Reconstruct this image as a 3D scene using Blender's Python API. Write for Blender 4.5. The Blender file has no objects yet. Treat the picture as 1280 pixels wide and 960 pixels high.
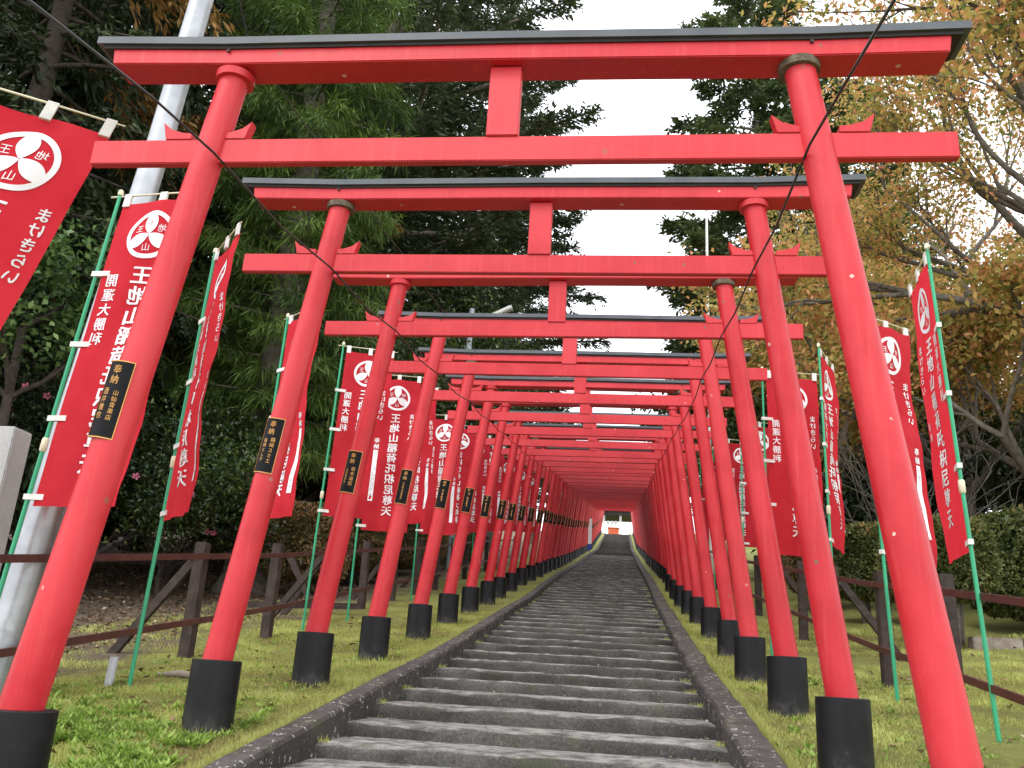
import bpy, math, random
import numpy as np
from mathutils import Vector, Matrix, noise

random.seed(7)
RNG = np.random.default_rng(11)
sc = bpy.context.scene
COL = sc.collection
PI = math.pi

# ---------------------------------------------------------------- camera
YAW, PITCH, ROLL, FPX = -0.127, 0.322, 0.060, 1106.96
cy_, sy_ = math.cos(YAW), math.sin(YAW); cp_, sp_ = math.cos(PITCH), math.sin(PITCH); cr_, sr_ = math.cos(ROLL), math.sin(ROLL)
a_ = Vector((cy_, -sy_, 0)); f_ = Vector((sy_*cp_, cy_*cp_, sp_)); w_ = Vector((-sy_*sp_, -cy_*sp_, cp_))
right_ = cr_*a_ + sr_*w_; up_ = -sr_*a_ + cr_*w_
cam = bpy.data.cameras.new('camera')
cam.sensor_width = 36; cam.lens = FPX/1280*36; cam.clip_start = .05; cam.clip_end = 3000
camo = bpy.data.objects.new('camera', cam); COL.objects.link(camo)
m = Matrix.Identity(4)
for i in range(3):
    m[i][0] = right_[i]; m[i][1] = up_[i]; m[i][2] = -f_[i]
camo.matrix_world = m
sc.camera = camo

# ---------------------------------------------------------------- light
SUN_EL, SUN_AZ = math.radians(52), math.radians(215)
world = bpy.data.worlds.new('World'); sc.world = world; world.use_nodes = True
nt = world.node_tree; nt.nodes.clear()
out = nt.nodes.new('ShaderNodeOutputWorld'); bg = nt.nodes.new('ShaderNodeBackground')
sky = nt.nodes.new('ShaderNodeTexSky'); sky.sky_type = 'NISHITA'; sky.sun_disc = False
sky.sun_elevation = SUN_EL; sky.sun_rotation = SUN_AZ
mx = nt.nodes.new('ShaderNodeMix'); mx.data_type = 'RGBA'; mx.inputs[0].default_value = .93
mx.inputs[7].default_value = (13.6, 13.9, 14.6, 1)
nt.links.new(sky.outputs[0], mx.inputs[6]); nt.links.new(mx.outputs[2], bg.inputs[0])
bg.inputs[1].default_value = 0.13
nt.links.new(bg.outputs[0], out.inputs[0])
sl = bpy.data.lights.new('sun', 'SUN'); sl.energy = 1.2; sl.angle = math.radians(18); sl.color = (1, .96, .9)
so = bpy.data.objects.new('sun', sl); COL.objects.link(so)
so.rotation_euler = Vector((math.sin(SUN_AZ)*math.cos(SUN_EL), math.cos(SUN_AZ)*math.cos(SUN_EL), math.sin(SUN_EL))).to_track_quat('Z', 'Y').to_euler()
sc.view_settings.view_transform = 'Standard'; sc.view_settings.look = 'None'
sc.view_settings.gamma = 1; sc.view_settings.exposure = 0.43

# ---------------------------------------------------------------- materials
def nodes_mat(name):
    mt = bpy.data.materials.new(name); mt.use_nodes = True
    n = mt.node_tree.nodes; b = n['Principled BSDF']
    return mt, n, mt.node_tree.links, b

def ramp(n, stops):
    r = n.new('ShaderNodeValToRGB'); e = r.color_ramp.elements
    while len(e) < len(stops): e.new(.5)
    for k, (p, c) in enumerate(stops):
        e[k].position = p; e[k].color = (c[0], c[1], c[2], 1)
    return r

def noise_tex(n, l, scale, detail=5, rough=.6, coord='Object', vec=None):
    t = n.new('ShaderNodeTexNoise'); t.inputs['Scale'].default_value = scale
    t.inputs['Detail'].default_value = detail; t.inputs['Roughness'].default_value = rough
    if vec is None:
        c = n.new('ShaderNodeTexCoord'); vec = c.outputs[coord]
    l.new(vec, t.inputs['Vector'])
    return t

def simple(name, c1, c2=None, scale=6, rough=.6, bump=.0, bscale=40, metal=0, spec=.5, detail=5):
    mt, n, l, b = nodes_mat(name)
    c2 = c2 or tuple(x*.8 for x in c1)
    t = noise_tex(n, l, scale, detail)
    r = ramp(n, [(.35, c1), (.65, c2)]); l.new(t.outputs[0], r.inputs[0]); l.new(r.outputs[0], b.inputs['Base Color'])
    b.inputs['Roughness'].default_value = rough; b.inputs['Metallic'].default_value = metal
    b.inputs['Specular IOR Level'].default_value = spec
    if bump:
        t2 = noise_tex(n, l, bscale, 6); bp = n.new('ShaderNodeBump'); bp.inputs['Strength'].default_value = bump
        bp.inputs['Distance'].default_value = .01
        l.new(t2.outputs[0], bp.inputs['Height']); l.new(bp.outputs[0], b.inputs['Normal'])
    return mt

def red_paint():
    mt, n, l, b = nodes_mat('vermilion paint')
    tc = n.new('ShaderNodeTexCoord'); oi = n.new('ShaderNodeObjectInfo')
    ad = n.new('ShaderNodeVectorMath'); ad.operation = 'ADD'
    mu = n.new('ShaderNodeVectorMath'); mu.operation = 'SCALE'; mu.inputs[0].default_value = (37, 19, 53)
    l.new(oi.outputs['Random'], mu.inputs['Scale']); l.new(tc.outputs['Object'], ad.inputs[0]); l.new(mu.outputs[0], ad.inputs[1])
    base = noise_tex(n, l, 2.2, 6, .65, vec=ad.outputs[0])
    r = ramp(n, [(.3, (.46, .013, .020)), (.5, (.52, .017, .026)), (.72, (.57, .026, .038))]); l.new(base.outputs[0], r.inputs[0])
    # sparse chips where the paint has flaked down to pale wood filler
    v = n.new('ShaderNodeTexVoronoi'); v.inputs['Scale'].default_value = 5.0; l.new(ad.outputs[0], v.inputs['Vector'])
    dn = noise_tex(n, l, 38, 4, .7, vec=ad.outputs[0])
    add = n.new('ShaderNodeMath'); add.operation = 'MULTIPLY_ADD'; add.inputs[1].default_value = .09; l.new(dn.outputs[0], add.inputs[0]); l.new(v.outputs['Distance'], add.inputs[2])
    lt = n.new('ShaderNodeMath'); lt.operation = 'LESS_THAN'; lt.inputs[1].default_value = .122; l.new(add.outputs[0], lt.inputs[0])
    sep = n.new('ShaderNodeSeparateColor'); l.new(v.outputs['Color'], sep.inputs[0])
    gt = n.new('ShaderNodeMath'); gt.operation = 'GREATER_THAN'; gt.inputs[1].default_value = .30; l.new(sep.outputs[0], gt.inputs[0])
    ml = n.new('ShaderNodeMath'); ml.operation = 'MULTIPLY'; l.new(lt.outputs[0], ml.inputs[0]); l.new(gt.outputs[0], ml.inputs[1])
    chip = ramp(n, [(.4, (.16, .11, .07)), (.6, (.62, .5, .42))]); l.new(sep.outputs[1], chip.inputs[0])
    mix = n.new('ShaderNodeMix'); mix.data_type = 'RGBA'; l.new(ml.outputs[0], mix.inputs[0]); l.new(r.outputs[0], mix.inputs[6]); l.new(chip.outputs[0], mix.inputs[7])
    # faint grey-green grime streaks
    gr = noise_tex(n, l, 9, 8, .75, vec=ad.outputs[0]); rr = ramp(n, [(.62, (0, 0, 0)), (.8, (.35, .35, .35))]); l.new(gr.outputs[0], rr.inputs[0])
    mix2 = n.new('ShaderNodeMix'); mix2.data_type = 'RGBA'; l.new(rr.outputs[0], mix2.inputs[0]); l.new(mix.outputs[2], mix2.inputs[6]); mix2.inputs[7].default_value = (.30, .03, .03, 1)
    l.new(mix2.outputs[2], b.inputs['Base Color'])
    b.inputs['Specular IOR Level'].default_value = .38; rg = ramp(n, [(.3, (.34,)*3), (.7, (.52,)*3)]); l.new(base.outputs[0], rg.inputs[0]); l.new(rg.outputs[0], b.inputs['Roughness'])
    mp = n.new('ShaderNodeMapping'); mp.inputs['Scale'].default_value = (30, 30, 1.1); l.new(ad.outputs[0], mp.inputs['Vector'])
    st = noise_tex(n, l, 1.0, 5, .6, vec=mp.outputs[0]); rs = ramp(n, [(.52, (0,)*3), (.72, (.38,)*3)]); l.new(st.outputs[0], rs.inputs[0])
    mix3 = n.new('ShaderNodeMix'); mix3.data_type = 'RGBA'; l.new(rs.outputs[0], mix3.inputs[0]); l.new(mix2.outputs[2], mix3.inputs[6]); mix3.inputs[7].default_value = (.62, .075, .07, 1)
    fd = noise_tex(n, l, 1.1, 4, .6, vec=ad.outputs[0]); fa = n.new('ShaderNodeMath'); fa.operation = 'MULTIPLY_ADD'; fa.inputs[1].default_value = .22; l.new(oi.outputs['Random'], fa.inputs[0]); l.new(fd.outputs[0], fa.inputs[2]); rf = ramp(n, [(.50, (0,)*3), (.85, (.6,)*3)]); l.new(fa.outputs[0], rf.inputs[0])
    mix4 = n.new('ShaderNodeMix'); mix4.data_type = 'RGBA'; l.new(rf.outputs[0], mix4.inputs[0]); l.new(mix3.outputs[2], mix4.inputs[6]); mix4.inputs[7].default_value = (.64, .05, .058, 1)
    l.new(mix4.outputs[2], b.inputs['Base Color'])
    bp = n.new('ShaderNodeBump'); bp.inputs['Strength'].default_value = .3; bp.inputs['Distance'].default_value = .004
    sub = n.new('ShaderNodeMath'); sub.operation = 'SUBTRACT'; l.new(dn.outputs[0], sub.inputs[0]); l.new(ml.outputs[0], sub.inputs[1])
    l.new(sub.outputs[0], bp.inputs['Height']); l.new(bp.outputs[0], b.inputs['Normal'])
    return mt

def leaf_mat(name, stops, rough=.55, trans=.25, spec=.35):
    """leaf colour picked per leaf and per clump from the rnd attribute"""
    mt, n, l, b = nodes_mat(name)
    at = n.new('ShaderNodeAttribute'); at.attribute_name = 'rnd'
    r = ramp(n, stops); l.new(at.outputs['Fac'], r.inputs[0]); l.new(r.outputs[0], b.inputs['Base Color'])
    b.inputs['Roughness'].default_value = rough; b.inputs['Specular IOR Level'].default_value = spec
    tr = n.new('ShaderNodeBsdfTranslucent'); l.new(r.outputs[0], tr.inputs[0])
    ms = n.new('ShaderNodeMixShader'); ms.inputs[0].default_value = trans
    l.new(b.outputs[0], ms.inputs[1]); l.new(tr.outputs[0], ms.inputs[2]); l.new(ms.outputs[0], n['Material Output'].inputs[0])
    return mt

def cloth_mat():
    mt, n, l, b = nodes_mat('red banner cloth')
    t = noise_tex(n, l, 3, 4); r = ramp(n, [(.3, (.66, .026, .042)), (.7, (.73, .040, .060))])
    l.new(t.outputs[0], r.inputs[0]); l.new(r.outputs[0], b.inputs['Base Color'])
    b.inputs['Roughness'].default_value = .75; b.inputs['Specular IOR Level'].default_value = .2
    tr = n.new('ShaderNodeBsdfTranslucent'); l.new(r.outputs[0], tr.inputs[0])
    ms = n.new('ShaderNodeMixShader'); ms.inputs[0].default_value = .5
    l.new(b.outputs[0], ms.inputs[1]); l.new(tr.outputs[0], ms.inputs[2]); l.new(ms.outputs[0], n['Material Output'].inputs[0])
    return mt

def stone_mat(name, dark, mid, light, lichen=.5, moss=.0, dust_light=.55):
    mt, n, l, b = nodes_mat(name)
    g = n.new('ShaderNodeNewGeometry')
    t = noise_tex(n, l, 1.6, 8, .7, vec=g.outputs['Position']); t2 = noise_tex(n, l, 55, 6, .8, vec=g.outputs['Position'])
    r = ramp(n, [(.3, dark), (.5, mid), (.72, light)])
    mm = n.new('ShaderNodeMath'); mm.operation = 'MULTIPLY_ADD'; mm.inputs[1].default_value = .55; mm.inputs[2].default_value = 0
    l.new(t2.outputs[0], mm.inputs[0]); ad = n.new('ShaderNodeMath'); ad.operation = 'MULTIPLY_ADD'; ad.inputs[1].default_value = .5
    l.new(t.outputs[0], ad.inputs[0]); l.new(mm.outputs[0], ad.inputs[2]); l.new(ad.outputs[0], r.inputs[0])
    col = r.outputs[0]
    # upward faces paler: dusty wear plus light from above painted in
    sep = n.new('ShaderNodeSeparateXYZ'); l.new(g.outputs['Normal'], sep.inputs[0])
    upf = n.new('ShaderNodeMapRange'); upf.inputs[1].default_value = .75; upf.inputs[2].default_value = .98; l.new(sep.outputs[2], upf.inputs[0])
    t3 = noise_tex(n, l, 6, 6, .7, vec=g.outputs['Position']); mr = n.new('ShaderNodeMapRange'); mr.inputs[1].default_value = .38; mr.inputs[2].default_value = .62
    l.new(t3.outputs[0], mr.inputs[0]); mu = n.new('ShaderNodeMath'); mu.operation = 'MULTIPLY'; l.new(upf.outputs[0], mu.inputs[0]); l.new(mr.outputs[0], mu.inputs[1])
    mu2 = n.new('ShaderNodeMath'); mu2.operation = 'MULTIPLY'; mu2.inputs[1].default_value = dust_light; l.new(mu.outputs[0], mu2.inputs[0])
    mx = n.new('ShaderNodeMix'); mx.data_type = 'RGBA'; l.new(mu2.outputs[0], mx.inputs[0]); l.new(col, mx.inputs[6]); mx.inputs[7].default_value = (*[c*2.0 for c in light], 1)
    # lichen specks
    v = noise_tex(n, l, 15, 4, .6, vec=g.outputs['Position']); lt = ramp(n, [(.585, (0,)*3), (.62, (1,)*3)]); l.new(v.outputs[0], lt.inputs[0])
    v2 = noise_tex(n, l, 55, 4, .6, vec=g.outputs['Position']); lt2 = ramp(n, [(.5, (0,)*3), (.56, (1,)*3)]); l.new(v2.outputs[0], lt2.inputs[0])
    mu3 = n.new('ShaderNodeMath'); mu3.operation = 'MULTIPLY'; l.new(lt.outputs[0], mu3.inputs[0]); l.new(lt2.outputs[0], mu3.inputs[1])
    mu4 = n.new('ShaderNodeMath'); mu4.operation = 'MULTIPLY'; mu4.inputs[1].default_value = lichen; l.new(mu3.outputs[0], mu4.inputs[0])
    mx2 = n.new('ShaderNodeMix'); mx2.data_type = 'RGBA'; l.new(mu4.outputs[0], mx2.inputs[0]); l.new(mx.outputs[2], mx2.inputs[6]); mx2.inputs[7].default_value = (.5, .5, .45, 1)
    last = mx2.outputs[2]
    if moss:
        t4 = noise_tex(n, l, 3.1, 7, .7, vec=g.outputs['Position']); mr4 = ramp(n, [(.55, (0,)*3), (.66, (moss,)*3)]); l.new(t4.outputs[0], mr4.inputs[0])
        mx3 = n.new('ShaderNodeMix'); mx3.data_type = 'RGBA'; l.new(mr4.outputs[0], mx3.inputs[0]); l.new(last, mx3.inputs[6]); mx3.inputs[7].default_value = (.09, .10, .035, 1)
        last = mx3.outputs[2]
    l.new(last, b.inputs['Base Color']); b.inputs['Roughness'].default_value = .9; b.inputs['Specular IOR Level'].default_value = .25
    bp = n.new('ShaderNodeBump'); bp.inputs['Strength'].default_value = .7; bp.inputs['Distance'].default_value = .012
    l.new(t2.outputs[0], bp.inputs['Height']); l.new(bp.outputs[0], b.inputs['Normal'])
    return mt

def ground_mat():
    mt, n, l, b = nodes_mat('mossy turf and leaf litter')
    g = n.new('ShaderNodeNewGeometry')
    big = noise_tex(n, l, .55, 6, .6, vec=g.outputs['Position']); fine = noise_tex(n, l, 9, 8, .75, vec=g.outputs['Position']); tiny = noise_tex(n, l, 60, 6, .8, vec=g.outputs['Position'])
    rg = ramp(n, [(.25, (.17, .13, .07)), (.42, (.22, .21, .07)), (.55, (.29, .31, .09)), (.75, (.38, .38, .14))])
    m1 = n.new('ShaderNodeMath'); m1.operation = 'MULTIPLY_ADD'; m1.inputs[1].default_value = .5; l.new(fine.outputs[0], m1.inputs[0])
    m2 = n.new('ShaderNodeMath'); m2.operation = 'MULTIPLY'; m2.inputs[1].default_value = .5; l.new(big.outputs[0], m2.inputs[0]); l.new(m2.outputs[0], m1.inputs[2]); l.new(m1.outputs[0], rg.inputs[0])
    rl = ramp(n, [(.3, (.07, .055, .04)), (.5, (.17, .13, .09)), (.62, (.26, .21, .15)), (.75, (.15, .15, .06))]); l.new(fine.outputs[0], rl.inputs[0])
    sep = n.new('ShaderNodeSeparateXYZ'); l.new(g.outputs['Position'], sep.inputs[0])
    # litter beyond the left fence, turf elsewhere; ragged border
    wob = n.new('ShaderNodeMath'); wob.operation = 'MULTIPLY_ADD'; wob.inputs[1].default_value = 3.5; l.new(big.outputs[0], wob.inputs[0]); l.new(sep.outputs[0], wob.inputs[2])
    mr = n.new('ShaderNodeMapRange'); mr.inputs[1].default_value = -3.6; mr.inputs[2].default_value = -3.0; mr.inputs[3].default_value = 1; mr.inputs[4].default_value = 0
    l.new(wob.outputs[0], mr.inputs[0])
    mx = n.new('ShaderNodeMix'); mx.data_type = 'RGBA'; l.new(mr.outputs[0], mx.inputs[0]); l.new(rg.outputs[0], mx.inputs[6]); l.new(rl.outputs[0], mx.inputs[7])
    l.new(mx.outputs[2], b.inputs['Base Color']); b.inputs['Roughness'].default_value = .95; b.inputs['Specular IOR Level'].default_value = .15
    bp = n.new('ShaderNodeBump'); bp.inputs['Strength'].default_value = 1; bp.inputs['Distance'].default_value = .04
    l.new(tiny.outputs[0], bp.inputs['Height']); l.new(bp.outputs[0], b.inputs['Normal'])
    return mt

RED = red_paint()
ROOF = simple('grey painted roof metal', (.055, .065, .075), (.085, .095, .105), 3, .5)
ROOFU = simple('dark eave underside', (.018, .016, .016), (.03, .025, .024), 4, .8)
BLACK = simple('black post sleeve', (.005, .005, .006), (.011, .011, .012), 7, .38, .25, 60, spec=.22)
def sleeve_mat():
    mt, n, l, b = nodes_mat('scuffed black sleeve')
    g = n.new('ShaderNodeNewGeometry'); tc = n.new('ShaderNodeTexCoord')
    a = noise_tex(n, l, 9, 7, .7, vec=g.outputs['Position']); f = noise_tex(n, l, 60, 5, .8, vec=g.outputs['Position'])
    sep = n.new('ShaderNodeSeparateXYZ'); l.new(tc.outputs['Object'], sep.inputs[0])
    mr = n.new('ShaderNodeMapRange'); mr.inputs[1].default_value = -.50; mr.inputs[2].default_value = -.24; mr.inputs[3].default_value = .36; mr.inputs[4].default_value = .0
    l.new(sep.outputs[2], mr.inputs[0])
    s_ = n.new('ShaderNodeMath'); s_.operation = 'MULTIPLY_ADD'; s_.inputs[1].default_value = .75; l.new(a.outputs[0], s_.inputs[0]); l.new(mr.outputs[0], s_.inputs[2])
    r = ramp(n, [(.40, (.004, .004, .005)), (.58, (.010, .010, .011)), (.72, (.05, .046, .040)), (.95, (.16, .14, .11))]); l.new(s_.outputs[0], r.inputs[0])
    l.new(r.outputs[0], b.inputs['Base Color'])
    rr = ramp(n, [(.35, (.28,)*3), (.6, (.6,)*3)]); l.new(f.outputs[0], rr.inputs[0]); l.new(rr.outputs[0], b.inputs['Roughness']); b.inputs['Specular IOR Level'].default_value = .3
    bp = n.new('ShaderNodeBump'); bp.inputs['Strength'].default_value = .3; bp.inputs['Distance'].default_value = .004; l.new(f.outputs[0], bp.inputs['Height']); l.new(bp.outputs[0], b.inputs['Normal'])
    return mt
BLACK = sleeve_mat()
RUST = simple('mossy weathered collar', (.09, .06, .035), (.16, .14, .10), 22, .9, .8, 60)
BOLT = simple('rusty bolt', (.03, .012, .01), (.05, .02, .015), 20, .7)
PLQ = simple('black plaque', (.006, .006, .007), (.010, .010, .011), 20, .5, spec=.12)
GOLD = simple('gold lettering', (.70, .38, .11), (.58, .30, .09), 30, .5, metal=0, spec=.3)
CLOTH = cloth_mat()
WHITE = simple('white print', (.85, .83, .84), (.78, .77, .79), 8, .8, spec=.2)
TABM = simple('white cloth tab', (.74, .73, .70), (.6, .59, .55), 10, .8)
INK = simple('grey ink', (.22, .2, .2), (.35, .33, .33), 10, .8)
POLEG = simple('green pole', (.02, .30, .14), (.028, .36, .17), 3, .38)
CREAM = simple('cream plastic', (.68, .62, .42), (.6, .55, .4), 8, .5)
STEEL = simple('dull galvanised pole', (.42, .43, .44), (.27, .28, .29), 2.2, .36, .08, 20, metal=.8)
GREYP = simple('grey painted lamp pole', (.30, .33, .37), (.38, .41, .45), 4, .5)
LAMPW = simple('pale lamp housing', (.72, .72, .68), (.62, .62, .58), 5, .4)
WOODP = simple('dark weathered timber', (.022, .013, .010), (.055, .036, .028), 9, .8, .6, 50)
RAILM = simple('brown red painted rail', (.06, .016, .014), (.095, .028, .023), 5, .55, .3, 60)
GRANITE = stone_mat('pale granite', (.28, .28, .27), (.42, .42, .41), (.55, .55, .54), .2)
STEPM = stone_mat('dark worn step stone', (.024, .022, .019), (.062, .059, .053), (.18, .175, .163), .10, .35, 1.0)
KERBM = stone_mat('lichen spotted kerbstone', (.022, .019, .018), (.05, .044, .041), (.10, .09, .083), 1.0, .3, .25)
GROUND = ground_mat()
WIREM = simple('black cable', (.02, .02, .02), (.03, .03, .03), 5, .5)
PVC = simple('grey white pipe', (.5, .52, .55), (.42, .44, .46), 8, .5)
BARK = simple('grey brown bark', (.075, .06, .045), (.17, .15, .12), 7, .95, 1, 22)
BARKD = simple('dark bark', (.03, .022, .016), (.07, .052, .04), 7, .95, 1, 22)
TWIG = simple('pale grey twigs', (.10, .085, .07), (.20, .175, .15), 8, .9)
PETAL = simple('pink petals', (.62, .13, .22), (.72, .22, .32), 20, .6)
STUMP = simple('weathered offcut', (.2, .16, .12), (.3, .26, .22), 12, .9, .6)

# ---------------------------------------------------------------- mesh helpers
class MB:
    """collects vertices and faces for one mesh"""
    def __init__(s): s.v = []; s.f = []; s.mi = []; s.mats = []
    def mat(s, m):
        if m not in s.mats: s.mats.append(m)
        return s.mats.index(m)
    def add(s, vs, fs, m=None):
        o = len(s.v); s.v += [tuple(v) for v in vs]; k = s.mat(m) if m else 0
        for f in fs: s.f.append(tuple(i+o for i in f)); s.mi.append(k)
    def box(s, x0, x1, y0, y1, z0, z1, m=None):
        s.add([(x0,y0,z0),(x1,y0,z0),(x1,y1,z0),(x0,y1,z0),(x0,y0,z1),(x1,y0,z1),(x1,y1,z1),(x0,y1,z1)],
              [(0,3,2,1),(4,5,6,7),(0,1,5,4),(1,2,6,5),(2,3,7,6),(3,0,4,7)], m)
    def prism(s, prof, y0, y1, m=None):
        """closed outline of (x, z) extruded along y"""
        n = len(prof)
        s.add([(x, y0, z) for x, z in prof]+[(x, y1, z) for x, z in prof],
              [tuple(range(n)), tuple(range(2*n-1, n-1, -1))]+[(i, n+i, n+(i+1) % n, (i+1) % n) for i in range(n)], m)
    def tube(s, pts, rad, n=8, m=None, cap=True):
        pts = [Vector(p) for p in pts]
        if not hasattr(rad, '__len__'): rad = [rad]*len(pts)
        vs = []; ref = None
        for i, p in enumerate(pts):
            d = (pts[min(i+1, len(pts)-1)]-pts[max(i-1, 0)])
            if d.length < 1e-6: d = Vector((0, 0, 1))
            d.normalize()
            if ref is None: ref = Vector((1, 0, 0)) if abs(d.x) < .8 else Vector((0, 1, 0))
            u = (ref-d*ref.dot(d)).normalized(); w = d.cross(u); ref = u
            for k in range(n):
                a = 2*PI*k/n
                vs.append(p+(u*math.cos(a)+w*math.sin(a))*rad[i])
        fs = []
        for i in range(len(pts)-1):
            for k in range(n):
                fs.append((i*n+k, i*n+(k+1) % n, (i+1)*n+(k+1) % n, (i+1)*n+k))
        if cap:
            fs.append(tuple(range(n-1, -1, -1))); fs.append(tuple(range((len(pts)-1)*n, len(pts)*n)))
        s.add(vs, fs, m)
    def mesh(s, name, m=None, smooth=False, bevel=0):
        me = bpy.data.meshes.new(name); me.from_pydata(s.v, [], s.f)
        for mm in (s.mats or [m]): me.materials.append(mm)
        if s.mats: me.polygons.foreach_set('material_index', s.mi)
        if bevel:
            import bmesh
            bm = bmesh.new(); bm.from_mesh(me)
            bmesh.ops.recalc_face_normals(bm, faces=bm.faces)
            es = [e for e in bm.edges if len(e.link_faces) == 2 and e.calc_face_angle(0) > .6]
            bmesh.ops.bevel(bm, geom=es, offset=bevel, segments=2, affect='EDGES', clamp_overlap=True)
            bm.to_mesh(me); bm.free()
        if smooth:
            for p in me.polygons: p.use_smooth = True
            if smooth == 'auto':
                try: me.set_sharp_from_angle(angle=math.radians(35))
                except Exception: pass
        me.update()
        return me

def link(name, me, parent=None, loc=None, rot=None):
    o = bpy.data.objects.new(name, me); COL.objects.link(o)
    if parent: o.parent = parent
    if loc is not None: o.location = loc
    if rot is not None: o.rotation_euler = rot
    return o

def empty(name, loc=(0, 0, 0), rz=0):
    o = bpy.data.objects.new(name, None); COL.objects.link(o); o.location = loc; o.rotation_euler = (0, 0, rz)
    o.empty_display_size = .1
    return o

def tag(o, label=None, cat=None, group=None, kind=None):
    if label: o['label'] = label
    if cat: o['category'] = cat
    if group: o['group'] = group
    if kind: o['kind'] = kind
    return o

def np_mesh(name, verts, nper, mat, rnd=None, smooth=False):
    """verts (N, nper, 3): N separate faces of nper corners"""
    N = verts.shape[0]; me = bpy.data.meshes.new(name)
    me.vertices.add(N*nper); me.vertices.foreach_set('co', verts.astype(np.float32).ravel())
    me.loops.add(N*nper); me.loops.foreach_set('vertex_index', np.arange(N*nper, dtype=np.int32))
    me.polygons.add(N); me.polygons.foreach_set('loop_start', np.arange(0, N*nper, nper, dtype=np.int32))
    try: me.polygons.foreach_set('loop_total', np.full(N, nper, dtype=np.int32))
    except Exception: pass
    if rnd is not None:
        at = me.attributes.new('rnd', 'FLOAT', 'FACE'); at.data.foreach_set('value', np.clip(rnd, 0, 1).astype(np.float32))
    me.materials.append(mat); me.update(calc_edges=True)
    return me

def unit(a): return a/np.maximum(np.linalg.norm(a, axis=-1, keepdims=True), 1e-9)

def leaf_cards(P, D, L, W, fold=.25, fan=None, rng=RNG):
    """diamond leaves from base point P along D"""
    N = len(P); D = unit(D); r = unit(rng.normal(size=(N, 3))) if fan is None else fan
    S = unit(np.cross(D, r)); U = np.cross(S, D)
    L = np.broadcast_to(L, (N,))[:, None]; W = np.broadcast_to(W, (N,))[:, None]
    mid = P+D*L*.45+U*W*fold
    return np.stack([P, mid+S*W*.5, P+D*L, mid-S*W*.5], 1)

# ---------------------------------------------------------------- terrain profile
_Y = np.array([-40, 0, 4.11, 6.21, 8.32, 10.43, 12.54, 14.65, 16.76, 18.87, 20.98, 23.08, 25.19, 31, 45.7, 57, 79, 105, 118, 130, 700.])
_Z = np.array([-6.5, -1.36, -.74, -.45, -.14, .14, .46, .80, 1.14, 1.47, 1.79, 2.15, 2.53, 3.50, 5.82, 7.75, 11.35, 16.55, 19.1, 19.3, 19.5])
def zg(y): return float(np.interp(y, _Y, _Z))
def cxy(y): return -.67+.0068*(y-4)+(.0 if y < 30 else .006*(y-30))*0
def zt(x, y):
    b = np.interp(y, _Y, _Z)
    dx = np.asarray(x)-(-.6)
    bank = np.clip(dx-4.2, 0, 30)*.055+np.clip(-dx-8, 0, 40)*.03
    return b+bank
def SX(y): return cxy(y)+.05      # stair centre

# ================================================================= SETTING
def build_terrain():
    xs = np.unique(np.concatenate([np.linspace(-300, -40, 14), np.linspace(-40, -8, 22), np.linspace(-8, 8, 161), np.linspace(8, 40, 22), np.linspace(40, 300, 14)]))
    ys = np.unique(np.concatenate([np.linspace(-40, 2, 8), np.linspace(2, 32, 121), np.linspace(32, 125, 94), np.linspace(125, 700, 24)]))
    X, Y = np.meshgrid(xs, ys); Z = zt(X, Y).astype(float)
    rs = np.array([[noise.noise(Vector((x*.35, y*.35, 3)))*.05+noise.noise(Vector((x*1.7, y*1.7, 9)))*.018 for x in xs] for y in ys])
    cx = np.array([SX(y) for y in ys])[:, None]
    d = np.abs(X-cx)
    near = np.clip((d-1.9)/1.5, 0, 1)
    Z += rs*near
    Z += np.where((d < 1.78) , .015, 0)
    Z -= np.where((d < 1.5) & (Y < 122), .45, 0)
    me = bpy.data.meshes.new('ground'); nx = len(xs)
    V = np.stack([X, Y, Z], -1).reshape(-1, 3)
    F = [(j*nx+i, j*nx+i+1, (j+1)*nx+i+1, (j+1)*nx+i) for j in range(len(ys)-1) for i in range(nx-1)]
    me.from_pydata(V.tolist(), [], F); me.materials.append(GROUND)
    for p in me.polygons: p.use_smooth = True
    tag(link('ground', me), 'sloping mossy turf with leaf litter under the trees', kind='structure')
build_terrain()

# steps: each its own stone
def step_mesh(seed, w=2.92, dep=1.0, h=.24):
    n = 26; rnd = random.Random(seed); vs = []; fs = []
    prof = [(dep, -h), (0.012, -h), (0.0, -.06), (.008, -.028), (.032, -.008), (.075, .0), (dep, .0)]
    k = len(prof)
    for i in range(n+1):
        x = -w/2+w*i/n
        e = .0 if 0 < i < n else .012
        for q, (y, z) in enumerate(prof):
            nz = noise.noise(Vector((x*2.3, seed*3.7, q*.4)))*.026+noise.noise(Vector((x*9, seed*3.7, q*.9)))*.016
            dy = nz if q in (1, 2, 3, 4) else 0
            dz = nz*.7-e if q in (3, 4, 5) else (noise.noise(Vector((x*1.5, seed, 8)))*.004 if q == 6 else 0)
            if q in (4, 5) and rnd.random() < .05: dz -= .008
            vs.append((x, y+dy+e*.5, z+dz))
    for i in range(n):
        for q in range(k-1):
            a = i*k+q; b = (i+1)*k+q
            fs.append((a, b, b+1, a+1))
    fs.append(tuple(range(k))); fs.append(tuple(n*k+q for q in range(k-1, -1, -1)))
    me = bpy.data.meshes.new('step'); me.from_pydata(vs, [], fs); me.materials.append(STEPM)
    for p in me.polygons: p.use_smooth = True
    me.set_sharp_from_angle(angle=math.radians(50)); me.update()
    return me

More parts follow.
